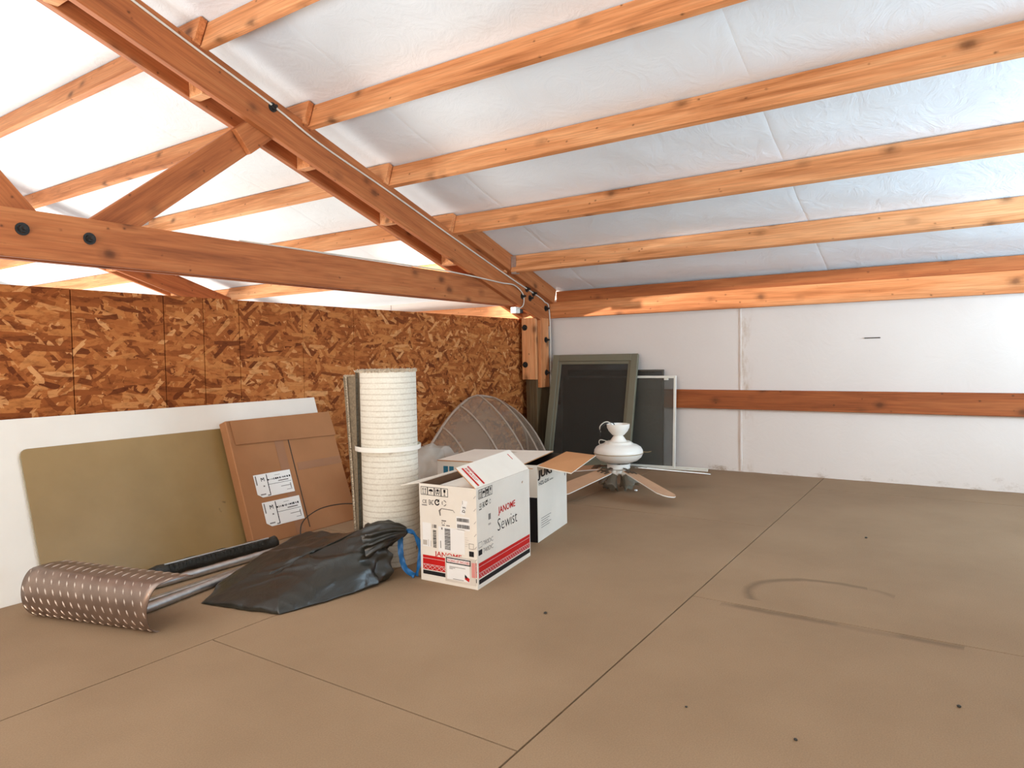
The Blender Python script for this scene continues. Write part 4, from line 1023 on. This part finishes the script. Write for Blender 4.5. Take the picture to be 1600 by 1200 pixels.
# ------------------------------------------------------------------ window screens on the right wall
def screen(name, label, ya, yb, xb, xt, h, fw, fd, fm, mm, cat='window screen', inner=True, extra=None):
    """frame leaning on the wall: bottom edge at x=xb, top at x=xt"""
    t = thing(name, label, cat, V(xb, (ya+yb)/2, -1))
    L = math.hypot(xb-xt, h); zx = Vector((xt-xb, 0, h)).normalized(); nx = Vector((h, 0, xb-xt)).normalized(); yv = Vector((0, 1, 0))
    O = V(xb, ya, -1); w = (yb-ya)*S; Ls = L*S
    m4 = Matrix((yv, zx, nx)).transposed().to_4x4(); m4.translation = O
    def fb(nm, lo, hi, mat, bev=.002): bm = bmesh.new(); bx(bm, lo, hi, bev); return mobj(nm, bm, mat, t, m4)
    fb('stile', (0, 0, 0), (fw, Ls, fd), fm); fb('stile', (w-fw, 0, 0), (w, Ls, fd), fm)
    fb('rail', (fw, 0, 0), (w-fw, fw, fd), fm); fb('rail', (fw, Ls-fw, 0), (w-fw, Ls, fd), fm)
    if inner:
        g = fw*.45
        fb('bead', (fw, fw, fd*.2), (fw+g, Ls-fw, fd*.7), fm); fb('bead', (w-fw-g, fw, fd*.2), (w-fw, Ls-fw, fd*.7), fm)
        fb('bead', (fw+g, Ls-fw-g, fd*.2), (w-fw-g, Ls-fw, fd*.7), fm); fb('bead', (fw+g, fw, fd*.2), (w-fw-g, fw+g, fd*.7), fm)
    fb('mesh', (fw*.9, fw*.9, fd*.40), (w-fw*.9, Ls-fw*.9, fd*.40+.0008), mm, 0)
    if extra: extra(fb, w, Ls, fw, fd)
    return t
def clips(fb, w, L, fw, fd):
    for s in (.04, w-.10): fb('clip', (s, L-fw-.016, fd*.3), (s+.035, L-fw, fd+.004), WFRAME)
screen('window_screen', 'dark bronze window screen, hindmost of three against the white wall', -3.22, -2.245, -5.775, -5.805, .872, .016, .012, BFRAME, MESHB, inner=False)
screen('window_screen', 'thin white framed window screen, behind the olive framed one', -3.27, -2.118, -5.715, -5.765, .818, .020, .014, WFRAME, MESHG, inner=False, extra=clips)
screen('window_screen', 'large olive framed window screen leaning in front of two others', -3.325, -2.452, -5.50, -5.735, 1.012, .058, .030, OLIVE, MESHB)
t = thing('trim_strip', 'narrow white trim strip lying along the foot of the white wall', 'strip', V(-5.66, -2.2, -1))
board('strip', V(-5.655, -2.56, -.991), V(-5.725, -1.835, -.991), .016, .014, WFRAME, t)
board('lip', V(-5.667, -2.56, -.978), V(-5.737, -1.835, -.978), .004, .012, WFRAME, t)

# ------------------------------------------------------------------ ceiling fan standing on its glass shades
FC = (-4.655, -2.165)
t = thing('ceiling_fan', 'white ceiling fan with oak blades standing on its glass shades', 'fan', V(*FC, -1))
def FW_(z): return Matrix.Translation(V(*FC, z))
U_ = S
lathe('motor_housing', [(.06*U_, -.795*U_), (.10*U_, -.790*U_), (.140*U_, -.776*U_), (.168*U_, -.752*U_), (.181*U_, -.724*U_), (.1795*U_, -.722*U_), (.181*U_, -.718*U_), (.179*U_, -.700*U_), (.166*U_, -.678*U_), (.140*U_, -.662*U_), (.11*U_, -.653*U_), (.108*U_, -.648*U_), (.095*U_, -.646*U_)], ENAMEL, t, 48, FW_(0))
lathe('trim_ring', [(.1805*U_, -.724*U_), (.1835*U_, -.7225*U_), (.1835*U_, -.7195*U_), (.1805*U_, -.718*U_)], BRASS, t, 48, FW_(0))
lathe('coupling_cover', [(.098*U_, -.650*U_), (.098*U_, -.640*U_), (.085*U_, -.634*U_), (.055*U_, -.634*U_)], ENAMEL, t, 40, FW_(0))
lathe('hanger_neck', [(.072*U_, -.638*U_), (.060*U_, -.630*U_), (.048*U_, -.612*U_), (.034*U_, -.592*U_), (.030*U_, -.578*U_)], ENAMEL, t, 32, FW_(0))
lathe('canopy', [(.028*U_, -.590*U_), (.044*U_, -.588*U_), (.060*U_, -.570*U_), (.072*U_, -.556*U_), (.075*U_, -.548*U_), (.083*U_, -.534*U_), (.086*U_, -.506*U_), (.0845*U_, -.506*U_), (.081*U_, -.532*U_), (.070*U_, -.552*U_), (.03*U_, -.574*U_), (0, -.576*U_)], ENAMEL, t, 40, FW_(0))
lathe('switch_housing', [(.085*U_, -.800*U_), (.085*U_, -.835*U_), (.060*U_, -.845*U_), (.052*U_, -.850*U_), (.052*U_, -.872*U_), (.030*U_, -.882*U_), (0, -.884*U_)], ENAMEL, t, 32, FW_(0))
ctr_ = V(*FC, -1)
for k, p in enumerate(((-.07, .05), (.05, -.06))):
    tube('wire', smooth_path([ctr_+Vector((.01, 0, .40)), ctr_+Vector((-p[0]*.3, -.05, .46)), ctr_+Vector((.05+.03*k, -.075, .468-.02*k)), ctr_+Vector((.075, -.10, .44-.03*k)), ctr_+Vector((.06, -.105, .40-.03*k))]), .0035, BLACKM if k else CABLEW, t, 6)
tube('wire', smooth_path([ctr_+Vector((.03, -.07, .335)), ctr_+Vector((.05, -.11, .345)), ctr_+Vector((.045, -.125, .325)), ctr_+Vector((.03, -.12, .305))]), .003, CABLEW, t, 6)
tube('pull_chain', smooth_path([ctr_+Vector((-.09, .14, .26)), ctr_+Vector((-.10, .17, .258)), ctr_+Vector((-.105, .195, .264))]), .0025, BRASS, t, 6)
blademe = None; ironme = None
for i, a in enumerate((54, -14, -84, -156, 128)):
    an = math.radians(a); droop = .15 if i < 2 else .12
    m4 = Matrix.Translation(V(*FC, -.822)) @ Matrix.Rotation(an, 4, 'Z') @ Matrix.Rotation(droop, 4, 'Y') @ Matrix.Rotation(math.radians(-10), 4, 'X')
    if blademe is None:
        bm = bmesh.new(); r0, r1, w0, w1 = .125, .645, .052, .068; prof = [(r0, -w0*.8), (r0+.02, -w0), (r1-.06, -w1), (r1-.018, -w1*.66), (r1, -w1*.30), (r1, w1*.30), (r1-.018, w1*.66), (r1-.06, w1), (r0+.02, w0), (r0, w0*.8)]
        lo = [bm.verts.new((x, y, -.003)) for x, y in prof]; hi = [bm.verts.new((x, y, .003)) for x, y in prof]
        f1 = bm.faces.new(hi); f2 = bm.faces.new(lo[::-1])
        for k in range(len(prof)):
            f = bm.faces.new((lo[k], lo[(k+1) % len(prof)], hi[(k+1) % len(prof)], hi[k])); f.material_index = 1
        blademe = bpy.data.meshes.new('blade'); bm.to_mesh(blademe); bm.free(); blademe.materials.append(BLADE); blademe.materials.append(ENAMEL)
        bm = bmesh.new(); bx(bm, (.07, -.012, .004), (.15, .012, .010), .002); bx(bm, (.14, -.038, .004), (.162, .038, .009), .002)
        for yy in (-.030, 0, .030): bx(bm, (.16, yy-.007, .004), (.19, yy+.007, .0085), .002)
        ironme = bpy.data.meshes.new('blade_iron'); bm.to_mesh(ironme); bm.free(); ironme.materials.append(plain('dark_blade_iron', (.10, .065, .04), .5, .4))
    b_ = link(bpy.data.objects.new('blade', blademe), t, m4); link(bpy.data.objects.new('blade_iron', ironme), b_, m4)
bm = bmesh.new(); prof = [(.020, 0), (.024, .004), (.027, .02), (.036, .048), (.048, .078), (.058, .096)]
n = 36; prev = None
for i, (r, z) in enumerate(prof):
    ring = []
    for k in range(n):
        q = 2*math.pi*k/n; rr = r*(1+.10*(i/5)**2*math.sin(q*6)); ring.append(bm.verts.new((rr*math.cos(q), rr*math.sin(q), z+.008*(i/5)**2*math.sin(q*6))))
    if prev:
        for k in range(n): bm.faces.new((prev[k], prev[(k+1) % n], ring[(k+1) % n], ring[k]))
    prev = ring
shme = bpy.data.meshes.new('glass_shade'); bm.to_mesh(shme); bm.free(); shme.materials.append(SHADE); shme.polygons.foreach_set('use_smooth', [True]*len(shme.polygons))
for i, a in enumerate((80, 170, 260, 350)):
    an = math.radians(a); d = Vector((math.cos(an), math.sin(an), 0)); tl_ = math.radians(180-35)
    p = V(*FC, -.868) + d*.055; ax = (d*math.sin(math.radians(34)) + Vector((0, 0, -math.cos(math.radians(34))))).normalized()
    q = ax.to_track_quat('Z', 'Y').to_matrix().to_4x4(); q.translation = p - d*.012 + Vector((0, 0, .008))
    lathe('light_socket', [(.012, -.012), (.022, -.004), (.027, .010), (.027, .022), (.022, .026)], ENAMEL, t, 20, q)
    q2 = q.copy(); q2.translation = q.translation + ax*.018
    so = link(bpy.data.objects.new('glass_shade', shme), t, q2)
    sdm = so.modifiers.new('thick', 'SOLIDIFY'); sdm.thickness = .002

# ------------------------------------------------------------------ crumbs on the floor
for i, (x, y, r) in enumerate(((-2.247, -1.364, .007), (-2.245, -.014, .006), (-1.832, -.363, .005), (-4.059, -.447, .007), (-1.846, -.658, .004), (-4.66, -2.03, .012))):
    bm = bmesh.new(); bmesh.ops.create_icosphere(bm, subdivisions=1, radius=r)
    for v in bm.verts: v.co *= 1+.35*mnoise.noise(v.co*160+Vector((i*5, 0, 0)))
    zmin = min(v.co.z for v in bm.verts)*.6
    for v in bm.verts: v.co.z *= .6
    o = mobj('crumb', bm, LABEL if i == 5 else BUNDLE, None, Matrix.Translation(V(x, y, -1)-Vector((0, 0, zmin))))
    tag(o, ['tiny dark crumb on the floor right of the printed carton', 'tiny dark crumb on the floor near the lower right corner', 'tiny dark crumb on the floor near the bottom edge', 'tiny dark crumb on the floor beyond the stain ring', 'tiny dark crumb on the floor beside the long joint', 'small white scrap on the floor under the ceiling fan'][i], 'debris', 'crumbs on the floor')
